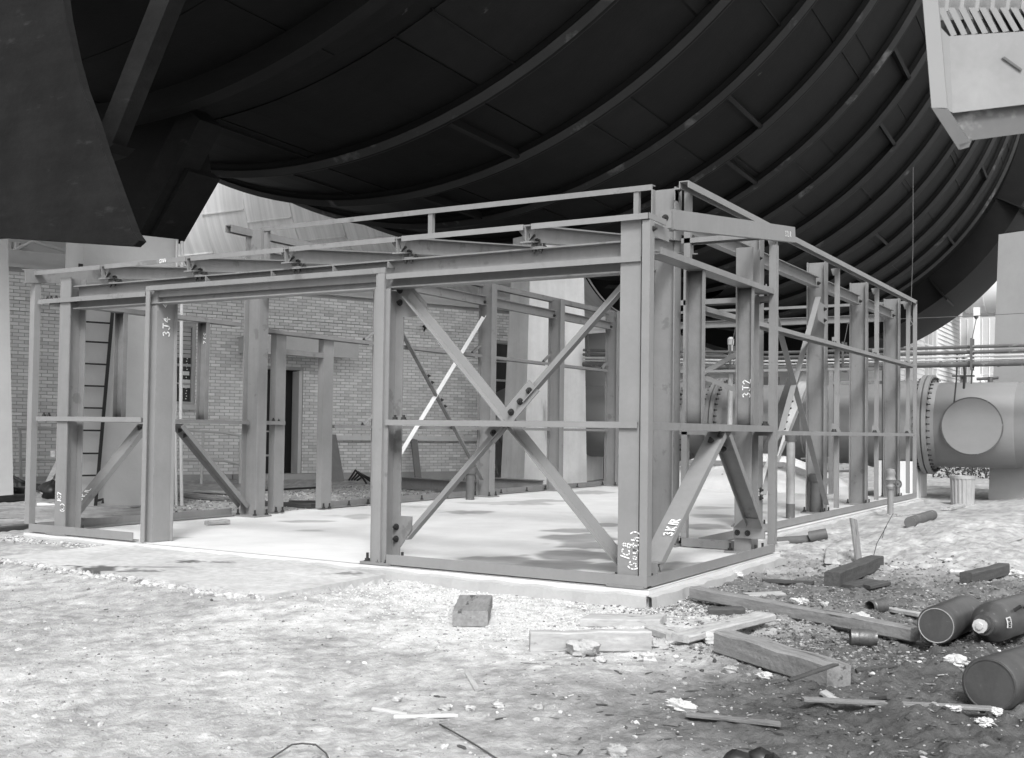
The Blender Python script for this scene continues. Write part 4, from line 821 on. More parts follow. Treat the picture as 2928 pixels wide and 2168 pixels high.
# handrails along the wall
def rail(pts_top, pts_mid, posts, label, grp='pale handrails along the brick wall'):
    t = thing('handrail', label, 'handrail', pts_top[0] * 1., grp); t.location.z = 0
    part('top_rail', MB().tube(pts_top, .027, 8), RAILM, t, 40); part('mid_rail', MB().tube(pts_mid, .027, 8), RAILM, t, 40)
    for a, b in posts: part('post', MB().tube([a, b], .027, 8), RAILM, t, 40)
def wq(px, py, o): return Vector(onplane(px, py, WO + WB * o, WB))
rail([wq(38, 935, .9), wq(90, 933.5, .9), wq(180, 931, .9)], [wq(42, 1001, .9), wq(90, 1002, .9), wq(180, 1001, .9)], [(wq(43, 937, .9), wq(46, 1052, .9))], 'pale pipe handrail at the left beside the tapering pier')
rail([wq(360, 936, 1.), wq(450, 940, 1.), wq(489, 943, 1.), wq(527, 950, 1.)], [wq(360, 1000, 1.), wq(450, 1003, 1.), wq(489, 1004, 1.), wq(527, 1013, 1.)], [(wq(443, 941, 1.), wq(438, 1062, 1.)), (wq(525, 950, 1.), wq(522, 1072, 1.))], 'pale pipe handrail between the big pier and the doorway')

# ================================================================== right background
LPY, LPZ, LPR = 16.2, 1.36, .83
LP = thing('large_pipe', 'large pale grey horizontal pipe with bolted flanges behind the steel frame', 'pipe', (-2, LPY, 0))
X0 = np.array([1., 0, 0])
def lx(prof): return MB().lathe((0, LPY, LPZ), (1, 0, 0), prof, 56)
part('pipe_shell', lx([(-13, LPR), (-6.2, LPR)]), PIPE_G, LP, 40); part('pipe_shell', lx([(-5.2, LPR), (-2.3, LPR), (-2.1, LPR + .06), (-1.05, LPR + .06)]), PIPE_G, LP, 40); part('pipe_shell', lx([(-.85, LPR), (7, LPR)]), PIPE_G, LP, 40)
part('pipe_shell', lx([(-6.2, LPR - .05), (-5.2, LPR - .05)]), PIPE_G, LP, 40)
def flange(x, r=1.0):
    f = part('flange', lx([(x - .13, LPR), (x - .13, r), (x - .05, r), (x - .05, r - .06), (x - .02, r - .06), (x - .02, r), (x + .06, r), (x + .06, LPR + .03), (x + .2, LPR)]), PIPE_G, LP, 40)
    for k in range(44):
        a = 2 * math.pi * k / 44
        if math.sin(a) < .35: bolt(f, (x + .06, LPY + (r - .07) * math.sin(a), LPZ + (r - .07) * math.cos(a)), (1, 0, 0), ANCH)
        if math.sin(a) < .35: bolt(f, (x - .13, LPY + (r - .07) * math.sin(a), LPZ + (r - .07) * math.cos(a)), (-1, 0, 0), ANCH)
flange(-.95); flange(-5.3); flange(-6.15)
for x in (-3.4, 3.2, 1.05, -2.75): part('weld_seam', lx([(x - .02, LPR), (x, LPR + .012), (x + .02, LPR)]), PIPE_G, LP)
dc = Vector(at(2117, 929, y=LPY - LPR - .10)); nz = part('nozzle', MB().lathe((dc.x, LPY - .3, dc.z), (0, -1, 0), [(0, .50), (LPR - .2, .50), (LPR - .2, .535), (LPR - .17, .535)], 48), PIPE_G, LP, 40); part('blind_cover', MB().lathe((dc.x, LPY - LPR + .115 - .3 + .2, dc.z), (0, -1, 0), [(0, .53), (.1, .53), (.115, .515), (.116, .0)], 48, False), HATCH, nz, 40); part('cover_rim', MB().lathe((dc.x, LPY - LPR + .115 - .3 + .2 - .1, dc.z), (0, -1, 0), [(0, .53), (0, .56), (.03, .56), (.03, .53)], 48, False), PIPE_D, nz, 40)
part('reinforcing_pad', MB().lathe((0, LPY, LPZ), (1, 0, 0), [(dc.x - .72, LPR), (dc.x - .70, LPR + .014), (dc.x + .70, LPR + .014), (dc.x + .72, LPR)], 56), PIPE_G, LP, 40)
part('saddle', MB().box(-1.9, -1.15, LPY - .75, LPY + .6, -.3, .62), PIER, LP); part('saddle', MB().box(-9.2, -8.6, LPY - .6, LPY + .6, -.3, .6), PIER, LP); part('saddle', MB().box(4.5, 5.2, LPY - .6, LPY + .6, -.3, .6), PIER, LP)
part('top_valve', MB().tube([(.15, LPY, LPZ + LPR - .02), (.15, LPY, LPZ + LPR + .12)], .05, 8).tube([(-.1, LPY, LPZ + LPR + .08), (.3, LPY, LPZ + LPR + .10)], .03, 8), PIPE_D, LP, 40)
part('tee_lug', MB().box(-.55, -.15, LPY - .1, LPY + .1, LPZ + LPR + .13, LPZ + LPR + .16).box(-.40, -.30, LPY - .05, LPY + .05, LPZ + LPR - .03, LPZ + LPR + .13), PIPE_D, LP)
# service pipes
for i, (z, r, m, lb) in enumerate(((2.80, .032, PIPE_D, 'topmost dark service pipe of the row above the large pipe'), (2.70, .036, PIPE_D, 'second dark service pipe from the top above the large pipe'), (2.625, .024, PIPE_L, 'thin pale service pipe in the row above the large pipe'), (2.56, .018, PIPE_L, 'thinnest pale pipe just above the thick lagged pipe'), (2.48, .055, PIPE_D, 'thick dark lagged pipe lowest in the service pipe row'))):
    mb = MB().tube([(-8.2, 14.9, z + .16), (-3.7, 14.7, z - .02), (1, 14.6, z), (7, 14.6, z + .03)], r, 10)
    if r > .05:
        for k in range(30): mb.lathe((-8 + k * .5, 14.9 - .02 * k if k < 15 else 14.62, z + (.16 - .04 * k * .5 if k < 9 else -.005)), (1, 0, 0), [(-.02, r + .006), (.02, r + .006)], 10)
    solo('service_pipe', mb, m, lb, 'pipe', 'service pipes above the large pipe', smooth=40)
for i, x in enumerate((-4.6, -2.3, .05)):
    h = solo('pipe_hanger', MB().box(x - .02, x + .02, 14.5, 14.74, 2.36, 2.4).box(x - .02, x + .02, 14.5, 14.53, 2.4, 2.95).box(x - .02, x + .02, 14.72, 14.75, 2.4, 2.95).tube([(x, 14.62, 2.95), (x + .07, 14.62, 3.32)], .008, 5).lathe((x + .07, 14.62, 3.30), (0, 0, 1), [(0, .01), (.06, .05), (.07, .0)], 8), PIPE_D, 'dark hanger with a wire holder on the service pipes, %s' % ('leftmost of three', 'the middle one of three', 'rightmost of three')[i], 'hanger', 'hangers on the service pipes')
solo('guy_wire', MB().tube([(-5, 14.62, 3.36), (.1, 14.62, 3.37), (7, 14.7, 3.5)], .006, 5), PIPE_D, 'thin wire strung above the service pipes', 'wire')
for i, (px, y0, y1, r) in enumerate(((1734, 787, 950, .014), (2098 - 362, 0, 0, 0))):
    pass
for i, (ax, ay, bx, by, r, lb) in enumerate(((2737, 1006, 2728, 1152, .015, 'thin drop pipe above the round hatch'), (2755, 1020, 2756, 1110, .024, 'thicker bent drop pipe beside the hatch pipe'), (2775, 1018, 2777, 1096, .012, 'chain-like drop line right of the drop pipes'))):
    a = at(ax / S, ay / S, y=14.62); b = at(bx / S, by / S, y=15.3); solo('drop_pipe', MB().tube([a, Vector(a) * .4 + Vector(b) * .6 + Vector((.02, 0, .05)), b], r, 8), PIPE_D, lb + ' on the large pipe', 'pipe', 'drop pipes onto the large pipe', smooth=40)
# inclined supports
A = Vector(at(1762, 812, y=15.0)); B = Vector(at(1655, 1075, y=14.0)); solo('trestle_leg', MB().beam(A, B, [(-.09, -.09), (.09, -.09), (.09, .09), (-.09, .09)], (0, 1, 0)), PIPE_L, 'pale inclined post of the pipe trestle behind the crossed braces at right', 'post', 'legs of the pipe trestle')
A = Vector(at(1730, 812, y=15.4)); B = Vector(at(1700, 900, y=15.4)); C_ = A + (B - A) * 3; solo('trestle_leg', MB().beam(A, C_, [(-.08, -.08), (.08, -.08), (.08, .08), (-.08, .08)], (0, 1, 0)), PIPE_D, 'dark inclined post of the pipe trestle beside the pale one', 'post', 'legs of the pipe trestle')
A = Vector(at(1481, 842, y=14.1)); B = Vector(at(1640, 752, y=14.1)); solo('diagonal_strut', MB().beam(A, B, [(-.05, -.03), (.05, -.03), (.05, .03), (-.05, .03)], (0, 1, 0)), PIPE_G, 'grey diagonal strut rising to the right behind the corner columns', 'strut', 'diagonal struts behind the corner'); A = Vector(at(1480, 800, y=14.15)); B = Vector(at(1620, 857, y=14.15)); solo('diagonal_strut', MB().beam(A, B, [(-.05, -.03), (.05, -.03), (.05, .03), (-.05, .03)], (0, 1, 0)), PIPE_G, 'grey diagonal strut falling to the right behind the corner columns', 'strut', 'diagonal struts behind the corner')
solo('vent_pipe', MB().tube([at(1590, 930, y=14.9), at(1592, 748, y=14.9)], .055, 10).lathe(at(1592, 748, y=14.9), (0, 0, 1), [(-.03, .07), (.09, .07), (.13, .03)], 12), PIPE_L, 'upright pale vent pipe with a rounded cap behind the corner columns', 'pipe', smooth=40)
# mound of concrete with a channel arch over it
md = thing('concrete_mound', 'low pale concrete hump with a steel channel bent over it', 'concrete mound', (-4.3, 14.8, 0))
def ring8(hx, hy, z): return [(-4.3 + hx * math.cos(a) * (1.12 if abs(math.cos(a)) > .6 else 1), 14.72 + hy * math.sin(a), z) for a in [2 * math.pi * (k + .5) / 16 for k in range(16)]]
mb = MB(); rs_ = [ring8(1.9, .62, -.3), ring8(1.9, .62, .12), ring8(1.75, .56, .24), ring8(1.25, .46, .50), ring8(.85, .38, .66), ring8(.4, .25, .72)]
vs_ = sum(rs_, []); mb.add(vs_, [[16 * i + j, 16 * i + (j + 1) % 16, 16 * i + 16 + (j + 1) % 16, 16 * i + 16 + j] for i in range(5) for j in range(16)] + [list(range(80, 96))]); part('hump', mb, MOUND, md, 30)
arch = [(-6.25, 14.4, .36), (-5.4, 14.3, .52), (-3.4, 14.3, .52), (-2.5, 14.3, .22)]
mb = MB()
for a, b in zip(arch[:-1], arch[1:]): mb.beam(a, b, [(-.04, -.05), (.04, -.05), (.04, .05), (-.04, .05)])
part('arch_channel', mb, PIPE_G, md)
rp2 = thing('pipe_guard_rail', 'grey pipe guard rail beside the concrete hump under the large pipe', 'rail', (-2.3, 14.9, 0)); ga = at(1745, 1000, y=15.0); gb = at(1805, 998, y=15.0)
part('rail_bar', MB().tube([ga, gb, at(1806, 1075, y=15.)], .025, 8), PIPE_G, rp2, 40); part('rail_bar', MB().tube([at(1760, 1030, y=15.), at(1850, 1026, y=15.)], .025, 8), PIPE_G, rp2, 40)
# dark tank behind the stained pier
tc_ = atd(1330, 1000, 31); TK = thing('domed_tank', 'dark grey domed tank seen between the stained pier and the corner columns', 'tank', (tc_[0], tc_[1], 0)); tz = 3.9
part('tank_wall', MB().lathe((tc_[0], tc_[1], -.3), (0, 0, 1), [(0, 1.75), (3.1, 1.75), (3.5, 1.62), (3.85, 1.3), (4.1, .8), (4.2, 0)], 48, False), PIPE_G, TK, 40)
for z in (1.25, .55, 2.9): part('tank_band', MB().lathe((tc_[0], tc_[1], z), (0, 0, 1), [(0, 1.76), (.0, 1.79), (.05, 1.79), (.05, 1.76)], 48, False), PIPE_L if z < 2 else PIPE_D, TK, 40)
solo('duct_box', MB().prism([at(1267, 935, y=17.6), at(1345, 940, y=17.6), at(1345, 1058, y=17.6), at(1270, 1058, y=17.6)], (0, .6, 0)), DARK, 'dark steel box at the foot of the domed tank', 'box')
for i, (px, r) in enumerate(((1266, .02), (1272, .014), (1280, .02))): solo('riser_pipe', MB().tube([at(px, 700, y=16.5), at(px + 1, 880 if i == 1 else 780, y=16.5)], r, 6), PIPE_D, ('leftmost', 'middle', 'rightmost')[i] + ' of three thin dark riser pipes beside the stained pier', 'pipe', 'thin riser pipes', smooth=40)
# siding building with windows
BX, BY, BZ = -10.4, 56.2, 10.4
SB = thing('siding_building', 'pale building with horizontal siding and tall gridded windows at the right behind', 'building', (BX - 5, BY + 6, 0))
part('wall', MB().box(BX - 24, BX - .03, BY + .03, BY + 23, -.5, BZ), CLAP, SB)
part('roof', MB().box(BX - 24.3, BX + .35, BY - .2, BY + 23.4, BZ, BZ + .25), FARW, SB)
wins = [(BY + 3.8, BY + 6.5), (BY + 9.7, BY + 14.2)]
for k in range(38):
    z = -.2 + k * .30
    if z + .29 > BZ: break
    bl = 24; part('siding_board', MB().prism([(BX - bl, BY + .03, z), (BX - bl, BY - .035, z), (BX - bl, BY + .015, z + .295), (BX - bl, BY + .03, z + .295)], (bl, 0, 0)), CLAP, SB)
    segs = [(BY, BY + 23)]
    if 4.2 < z + .15 < 9.6: segs = [(BY, wins[0][0]), (wins[0][1], wins[1][0]), (wins[1][1], BY + 23)]
    for a, b in segs: part('siding_board', MB().prism([(BX - .03, a, z), (BX + .035, a, z), (BX - .015, a, z + .295), (BX - .03, a, z + .295)], (0, b - a, 0)), CLAP, SB)
for a, b in wins:
    w = part('window', MB().box(BX - .03, BX + .03, a, a + .16, 4.2, 9.6).box(BX - .03, BX + .03, b - .16, b, 4.2, 9.6).box(BX - .03, BX + .03, a, b, 9.4, 9.6).box(BX - .03, BX + .03, a, b, 4.2, 4.36), FARW, SB)
    part('pane', MB().box(BX - .04, BX - .025, a, b, 4.2, 9.6), FARG, w)
    n = 2 if b - a < 3 else 3
    for k in range(1, n): part('mullion', MB().box(BX - .025, BX + .01, a + (b - a) * k / n - .05, a + (b - a) * k / n + .05, 4.36, 9.4), FARW, w)
    for k in range(1, 4): part('mullion', MB().box(BX - .025, BX + .006, a, b, 4.2 + 5.4 * k / 4 - .06, 4.2 + 5.4 * k / 4 + .06), FARW, w)
part('louvre', MB().box(BX - 8.4, BX - 6.2, BY - .06, BY - .02, 3.4, 4.4), FARG, SB); part('louvre', MB().box(BX - 14, BX - 11, BY - .06, BY - .02, 4.3, 5.6), FARG, SB)
# pale duct and panelled wall at far right
dcn = atd(2150, 628, 78); PD = thing('pale_duct', 'overexposed white ribbed duct at the far right behind the grey pier', 'duct', tuple(dcn)); rd = 60 * S * 78 / FPX
part('duct_shell', MB().lathe(dcn, (1, -.1, 0), [(-1.6, rd * .7), (-1.3, rd * .72), (-1.2, rd), (30, rd)], 40), FARW, PD, 40)
for k in range(7): part('duct_ring', MB().lathe(Vector(dcn) + Vector((1, -.1, 0)).normalized() * (-1 + k * 1.1), (1, -.1, 0), [(0, rd), (.0, rd + .05), (.09, rd + .05), (.09, rd)], 40, False), FARW, PD, 40)
part('duct_cradle', MB().box(dcn[0] - 1.5, dcn[0] + 9, dcn[1] - .6, dcn[1] + .6, dcn[2] - rd - .8, dcn[2] - rd * .8), FARG, PD)
PW = thing('panelled_wall', 'pale panelled wall with a white corner post under the white duct', 'wall', (dcn[0] + 4, dcn[1] - 1, 0)); a = atd(2093, 800, 75)
part('wall', MB().box(a[0], a[0] + 16, a[1] - .2, a[1] + 1, -.5, dcn[2] - rd - .5), FARG, PW)
for k in range(20): part('panel_rib', MB().box(a[0] + k * .45, a[0] + k * .45 + .05, a[1] - .25, a[1] - .2, -.5, dcn[2] - rd - .6), FARW, PW)
for k in range(9): part('panel_rib', MB().box(a[0], a[0] + 16, a[1] - .235, a[1] - .2, .4 + k * .6, .44 + k * .6), FARW, PW)
b = atd(2128, 800, 73); part('corner_post', MB().box(b[0] - .18, b[0] + .18, b[1] - .2, b[1] + .2, -.5, dcn[2] - rd), FARW, PW); c = atd(2100, 765, 73); d = atd(2150, 850, 73); part('stair_stringer', MB().beam(c, d, [(-.15, -.1), (.15, -.1), (.15, .1), (-.15, .1)]), FARW, PW)
# shrub on the bright ground beyond the large pipe
mb = MB(); sc_ = gpt(2112, 1042); sh = thing('shrub', 'low dark shrub on the bright ground beyond the large pipe', 'shrub', sc_)
for k in range(900):
    p = sc_ + Vector((rnd.gauss(0, 1.0), rnd.gauss(0, .5), abs(rnd.gauss(.25, .22)))); d1_ = Vector((rnd.gauss(0, 1), rnd.gauss(0, 1), rnd.gauss(0, 1))).normalized() * .07; d2_ = Vector((rnd.gauss(0, 1), rnd.gauss(0, 1), rnd.gauss(0, 1))).normalized() * .05; mb.add([p, p + d1_, p + d1_ + d2_, p + d2_], [(0, 1, 2, 3)])
o = part('foliage', mb, mat('dark_leaves', .05, .4, 5.), sh); part('stem', MB().tube([sc_ - Vector((0, 0, .2)), sc_ + Vector((.1, 0, .35))], .03, 6).tube([sc_ + Vector((.5, 0, -.2)), sc_ + Vector((.4, .1, .3))], .025, 6), WOODD, sh)

# ================================================================== standing pipes, valve, bin, hanging wire
def pipe_up(px, py, r, ztop, m, cap, label):
    b = Vector(at(px, py, z=0.)); t = thing('standing_pipe', label, 'pipe', b, 'pipe stubs standing in the slab'); part('pipe_body', MB().tube([b, b + Vector((.0, 0, ztop))], r, 16), m, t, 40)
    if cap: part('cap', MB().lathe(b + Vector((0, 0, ztop - .04)), (0, 0, 1), [(0, r * 1.25), (.05, r * 1.32), (.10, r * 1.32), (.11, r * 1.1)], 16), PIPE_D, t, 40)
    return t, b
t, b = pipe_up(1722, 1130, .058, 1.08, GALV, True, 'pale upright pipe stub with a dark cap inside the right side of the frame'); part('painted_foot', MB().tube([b + Vector((0, 0, .002)), b + Vector((0, 0, .2))], .0595, 16), PIPE_D, t, 40)
pipe_up(1777, 1119, .075, .50, PIPE_D, True, 'short dark capped pipe stub beside the second right-hand column'); pipe_up(1024, 1089, .072, .46, PIPE_D, True, 'dark rusty pipe stub by the far left columns')
hb_ = Vector(at(1940, 1116, z=.0)); HY = thing('water_valve', 'small upright pipe with a domed valve and handwheel at the right edge of the slab', 'valve', hb_)
part('pipe_body', MB().tube([hb_ - Vector((0, 0, .2)), hb_ + Vector((0, 0, .36))], .045, 12), PIPE_G, HY, 40); part('valve_body', MB().lathe(hb_ + Vector((0, 0, .34)), (0, 0, 1), [(0, .06), (.04, .07), (.07, .05), (.10, .055), (.14, .085), (.16, .07), (.20, .06), (.23, .075), (.29, .06), (.31, 0)], 16), PIPE_G, HY, 40)
part('handwheel', MB().lathe(hb_ + Vector((.12, -.05, .42)), (.8, -.5, 0), [(0, .045), (.0, .062), (.015, .062), (.015, .045)], 14, False).tube([hb_ + Vector((.03, 0, .42)), hb_ + Vector((.13, -.055, .42))], .012, 6), PIPE_D, HY, 40)
tb = gpt(2097, 1100); TC = thing('rubbish_bin', 'fluted metal rubbish bin standing in front of the right pier', 'bin', tb); mb = MB(); n = 72; vs_ = []
hB = .55
for z in (0, hB):
    for k in range(n): r = (.195 + .02 * z / hB) + (.007 if k % 4 < 2 else -.004); vs_.append((tb.x + r * math.cos(2 * math.pi * k / n), tb.y + r * math.sin(2 * math.pi * k / n), tb.z - .03 + z))
mb.add(vs_, [[k, (k + 1) % n, n + (k + 1) % n, n + k] for k in range(n)] + [list(range(n))[::-1]]); part('bin_body', mb, GALV, TC); part('rim', MB().lathe((tb.x, tb.y, tb.z + hB - .07), (0, 0, 1), [(0, .212), (0, .226), (.06, .226), (.06, .20), (-.03, .19)], 32, False), GALV, TC, 40)
ha = Vector(at(1989, 545, y=14.3)); hc = Vector(at(1984, 688, y=14.3)); HW = solo('hanging_wire', MB().tube([(ha.x, ha.y, 6.2), ha, hc], .006, 5).tube([hc, hc + Vector((0, 0, -.10)), hc + Vector((.04, 0, -.16)), hc + Vector((-.02, 0, -.2))], .014, 6), PIPE_D, 'thin wire with a hook hanging down from the dark tunnel at right', 'wire')

# ================================================================== out-of-focus box at the top right, near the camera
def c14(x, y): return ((2128 + x / 2.75375) / S, (y / 2.75375) / S)
NB = thing('steel_box', 'blurred pale steel box with ribbed sheet above it, hanging at the top right', 'box', tuple(atd(2150, 150, 2.7)))
VD = Vector(ray(2130, 150)).normalized()
def poly(name, pts, dep, th, m, parent=NB):
    ps = [Vector(atd(*c14(x, y), dep)) for x, y in pts]; return part(name, MB().prism(ps, VD * th), m, parent)
poly('post', [(1380, -300), (1500, -300), (1600, 850), (1475, 850)], 2.62, .06, PIPE_G)
poly('box_body', [(1610, 285), (2700, 215), (2700, 765), (1640, 890)], 2.70, .5, BOXM); poly('side_plate', [(1500, 165), (1612, 285), (1640, 885), (1560, 865)], 2.69, .4, PIPE_G)
poly('lower_beam', [(1600, 893), (2700, 770), (2700, 985), (1755, 1110)], 2.72, .4, PIPE_D); poly('brace', [(1475, 850), (1600, 862), (1775, 1120), (1690, 1180)], 2.60, .06, PIPE_D); poly('lug', [(1690, 1140), (1790, 1110), (1770, 1160), (1700, 1180)], 2.6, .1, PIPE_D)
poly('sheet', [(1505, -300), (2700, -300), (2700, 120), (1520, 160)], 3.0, .02, PIPE_G)
for k in range(13): poly('sheet_rib', [(1520 + k * 82, 60), (1575 + k * 82, 60), (1675 + k * 82, 275 - k * 6), (1630 + k * 82, 285 - k * 6)], 2.74, .2, PIPE_G)
for k in range(9): poly('slat', [(1620 + k * 120, -300), (1655 + k * 120, -300), (1605 + k * 120, 90), (1575 + k * 120, 90)], 2.9, .03, BOXM)
poly('scratch_bar', [(2030, 455), (2050, 445), (2190, 545), (2180, 560)], 2.695, .006, PIPE_D)

# ================================================================== loose things on the ground
def cc(n, x, y):
    o = {2: (0, 1100), 4: (700, 1100), 8: (2128, 1200), 15: (0, 1568), 16: (700, 1568), 17: (1400, 1568), 18: (2128, 1568)}[n]; return ((o[0] + x / 2.75375) / S, (o[1] + y / 2.75375) / S)
def g(n, x, y, lift=0.): return gpt(*cc(n, x, y), lift)
def rough_box(A, B, w, h, seed=0, z0=-.012, cuts=7, jit=.05, taper=1., yawtilt=0.):
    A = Vector(A); B = Vector(B); d = B - A; L = d.length; d = d.normalized(); side = d.cross(Vector((0, 0, 1))).normalized(); up = side.cross(d); mb = MB(); rs_ = []; R = random.Random(seed)
    bev = min(.008, h * .18)
    for i in range(cuts + 1):
        k = i / cuts; c = A + d * (L * k); ww = (w + (w * taper - w) * k) / 2 * (1 + R.uniform(-jit, jit)); hh = h * (1 + R.uniform(-jit, jit)); e = (R.uniform(-.012, .012)) if i in (0, cuts) else 0
        rs_ += [c + side * s_ + up * (z0 + u_) + d * e * (1 if s_ > 0 else -1) for s_, u_ in ((-ww + bev, 0), (ww - bev, 0), (ww, bev), (ww, hh - bev), (ww - bev, hh), (-ww + bev, hh), (-ww, hh - bev), (-ww, bev))]
    n = 8; fs = [[i * n + j, i * n + (j + 1) % n, (i + 1) * n + (j + 1) % n, (i + 1) * n + j] for i in range(cuts) for j in range(n)] + [list(range(n)), list(range(cuts * n, cuts * n + n))[::-1]]
    return mb.add(rs_, [f[::-1] for f in fs]), side, d, up
GRP_T = {'timber': 'timbers lying on the dirt', 'plank': 'planks lying on the dirt', 'lath': 'thin laths on the dirt'}
def wood(kind, A, B, w, h, m, label, seed=0, lift=0., jit=.05, cat_=None):
    A = Vector(A) + Vector((0, 0, lift)); B = Vector(B) + Vector((0, 0, lift)); mb, s_, d_, u_ = rough_box(A, B, w, h, seed, jit=jit)
    dz_ = max(0., sorted(float(gz(A.x + (B.x - A.x) * k / 12, A.y + (B.y - A.y) * k / 12)) - (A.z + (B.z - A.z) * k / 12) for k in range(13))[11]) if abs(A.z - B.z) < .3 and not in_poly(A.x, A.y, PADP) and not slab_mask(A.x, A.y) else 0.; mb.v = [(a_1, b_1, c_1 + dz_ + .006) for a_1, b_1, c_1 in mb.v]; A.z += dz_; B.z += dz_
    c = (A + B) / 2; q = Matrix((d_, s_, u_)).transposed().to_quaternion(); qi = q.inverted()
    mb.v = [tuple(qi @ (Vector(v) - c)) for v in mb.v]
    o = link(kind, mb.mesh(kind, m, 40), None, c, q); return tag(o, label, cat_ or kind, GRP_T.get(kind))
wood('timber_block', gpt(1024, 1364), gpt(1036, 1324), .235, .095, WOOD, 'short cracked timber block lying alone on the white dust', 1, cat_='timber', lift=.005)
wood('plank', g(17, 760, 600), g(17, 1370, 620), .23, .055, WOODP, 'broad pale plank with a broken right end, topmost of the stack by the slab corner', 2, jit=.08)
wood('timber', g(17, 315, 800), g(17, 1250, 797), .085, .115, WOODP, 'pale straight timber with saw marks, nearest the camera by the slab corner', 3)
wood('plank', g(17, 1500, 735, .03), g(17, 2165, 570, .05), .14, .045, WOODP, 'pale split plank lying slantwise across the other planks', 4, jit=.1)
wood('plank', g(17, 1290, 668), g(17, 1470, 735), .13, .05, WOODP, 'short pale plank end under the slantwise split plank', 5)
wood('timber', g(17, 1610, 415), g(18, 1345, 735), .10, .085, WOOD, 'long stained timber with a rounded end running towards the gas cylinders', 6)
wood('timber_block', g(17, 1720, 530), g(17, 2000, 545), .12, .05, WOODD, 'short dark piece of timber beside the rounded end of the long timber', 7, cat_='timber')
PAINTED = mat('flaking_painted_board', .09, .3, 8., .8, spots=(9., .55, .03, .62))
wood('plank', g(17, 1835, 705), g(18, 190, 815), .16, .03, PAINTED, 'dark plank with flakes of white paint beside the big square timber', 8)
wood('timber', g(17, 1850, 850), g(18, 745, 1120), .14, .12, WOOD, 'big square grey timber in the foreground with a dark sawn end', 9)
wood('timber', g(18, 690, 330), g(18, 1045, 170), .125, .12, WOODD, 'dark square timber with a splintered near end', 10)
wood('timber', g(18, 1745, 300), g(18, 2045, 215), .10, .10, WOODD, 'dark square timber behind the first gas cylinder', 11)
wood('plank', g(18, 682, 150), g(18, 686, 50), .12, .05, WOODP, 'short pale plank standing end-on towards the camera in the rubble', 12)
wood('lath', g(18, 460, 1255), g(18, 1945, 1335), .055, .015, WOOD, 'long thin pale lath in the right foreground', 13); wood('lath', g(17, 1550, 1345), g(18, 285, 1445), .05, .015, WOOD, 'grey lath lying at the bottom right of the middle foreground', 14)
wood('lath', g(16, 1005, 1255), g(16, 1275, 1310), .025, .014, STONE, 'short bright splinter of wood, left of the curved one', 15); wood('lath', g(16, 1175, 1335), g(16, 1660, 1318), .022, .016, STONE, 'long bright splinter in the middle foreground', 16); wood('lath', g(16, 1750, 985), g(16, 1830, 1110), .03, .012, WOODP, 'pointed pale splinter below the timber block', 17)
wood('lath', g(18, 1115, 490), g(18, 1400, 560), .06, .03, WOODP, 'pale batten between the open can and the first gas cylinder', 18); wood('plank', g(18, 10, 370), g(18, 305, 365), .13, .02, WOODP, 'flat pale board in the rubble above the long stained timber', 19); wood('lath', g(18, 145, 275), g(18, 545, 300), .05, .03, WOODD, 'dark stick in the rubble right of the slab corner', 20)
wood('plank', g(18, 800, 330), g(18, 1020, 300), .16, .025, WOODD, 'dark flat board under the splintered dark timber', 21); wood('plank', g(18, 960, 335), g(18, 1120, 320), .1, .03, WOODD, 'small dark board right of the dark flat board', 22); wood('lath', g(18, 1260, 318), g(18, 1510, 312), .05, .02, WOOD, 'thin grey batten in the rubble left of the first cylinder', 23)
wood('plank', g(8, 235, 1010), g(8, 530, 950), .09, .05, WOODP, 'pale plank beside the dark pipe close to the slab edge', 24); wood('plank', g(8, 1590, 720), g(8, 1710, 690), .16, .05, WOODP, 'pale board end on the dirt below the rubbish bin', 25); wood('plank', g(8, 1180, 765), g(8, 1400, 735), .2, .03, WOODP, 'flat white board near the water valve', 26); wood('lath', g(8, 2040, 970), g(8, 2160, 945), .1, .02, WOODP, 'small pale board at the right edge of the dirt', 27)
wood('plank', g(18, 850, 1240), g(18, 1240, 1215), .07, .02, WOODD, 'dark splintered strip between the square timber and the third cylinder', 28) if False else None
wood('lath', g(18, 1000, 1210), g(18, 1150, 1250), .05, .02, WOODD, 'short dark strip just above the long pale lath', 29); wood('lath', g(18, 880, 1035), g(18, 1180, 980), .03, .015, WOODD, 'bent dark stick right of the square timber end', 30)
st_ = g(8, 900, 1110); wood('stake', st_, st_ + Vector((-.06, .02, .42)), .10, .03, WOOD, 'grey board stuck upright in the dirt behind the dark timber', 31, cat_='stake')
chip = wood('lath', g(18, 350, 1020, .13), g(18, 720, 945, .13), .03, .012, WOODD, 'dark splinter lying on top of the big square timber', 32); wood('lath', g(18, 620, 1165), g(18, 750, 1210), .05, .015, WOODP, 'pale chip beside the sawn end of the square timber', 33)
solo('iron_pipe', MB().tube([g(8, 240, 965, .05), g(8, 520, 940, .05), g(8, 522, 938, .06), g(8, 650, 935, .06)], [.05, .05, .065, .06], 14), PIPE_D, 'dark iron pipe lying along the slab edge at right', 'pipe', smooth=40)
solo('half_pipe', MB().tube([g(8, 1305, 805, .07), g(8, 1480, 755, .07)], .07, 12), PIPE_D, 'black pipe piece on the dirt below the water valve', 'pipe', smooth=40)
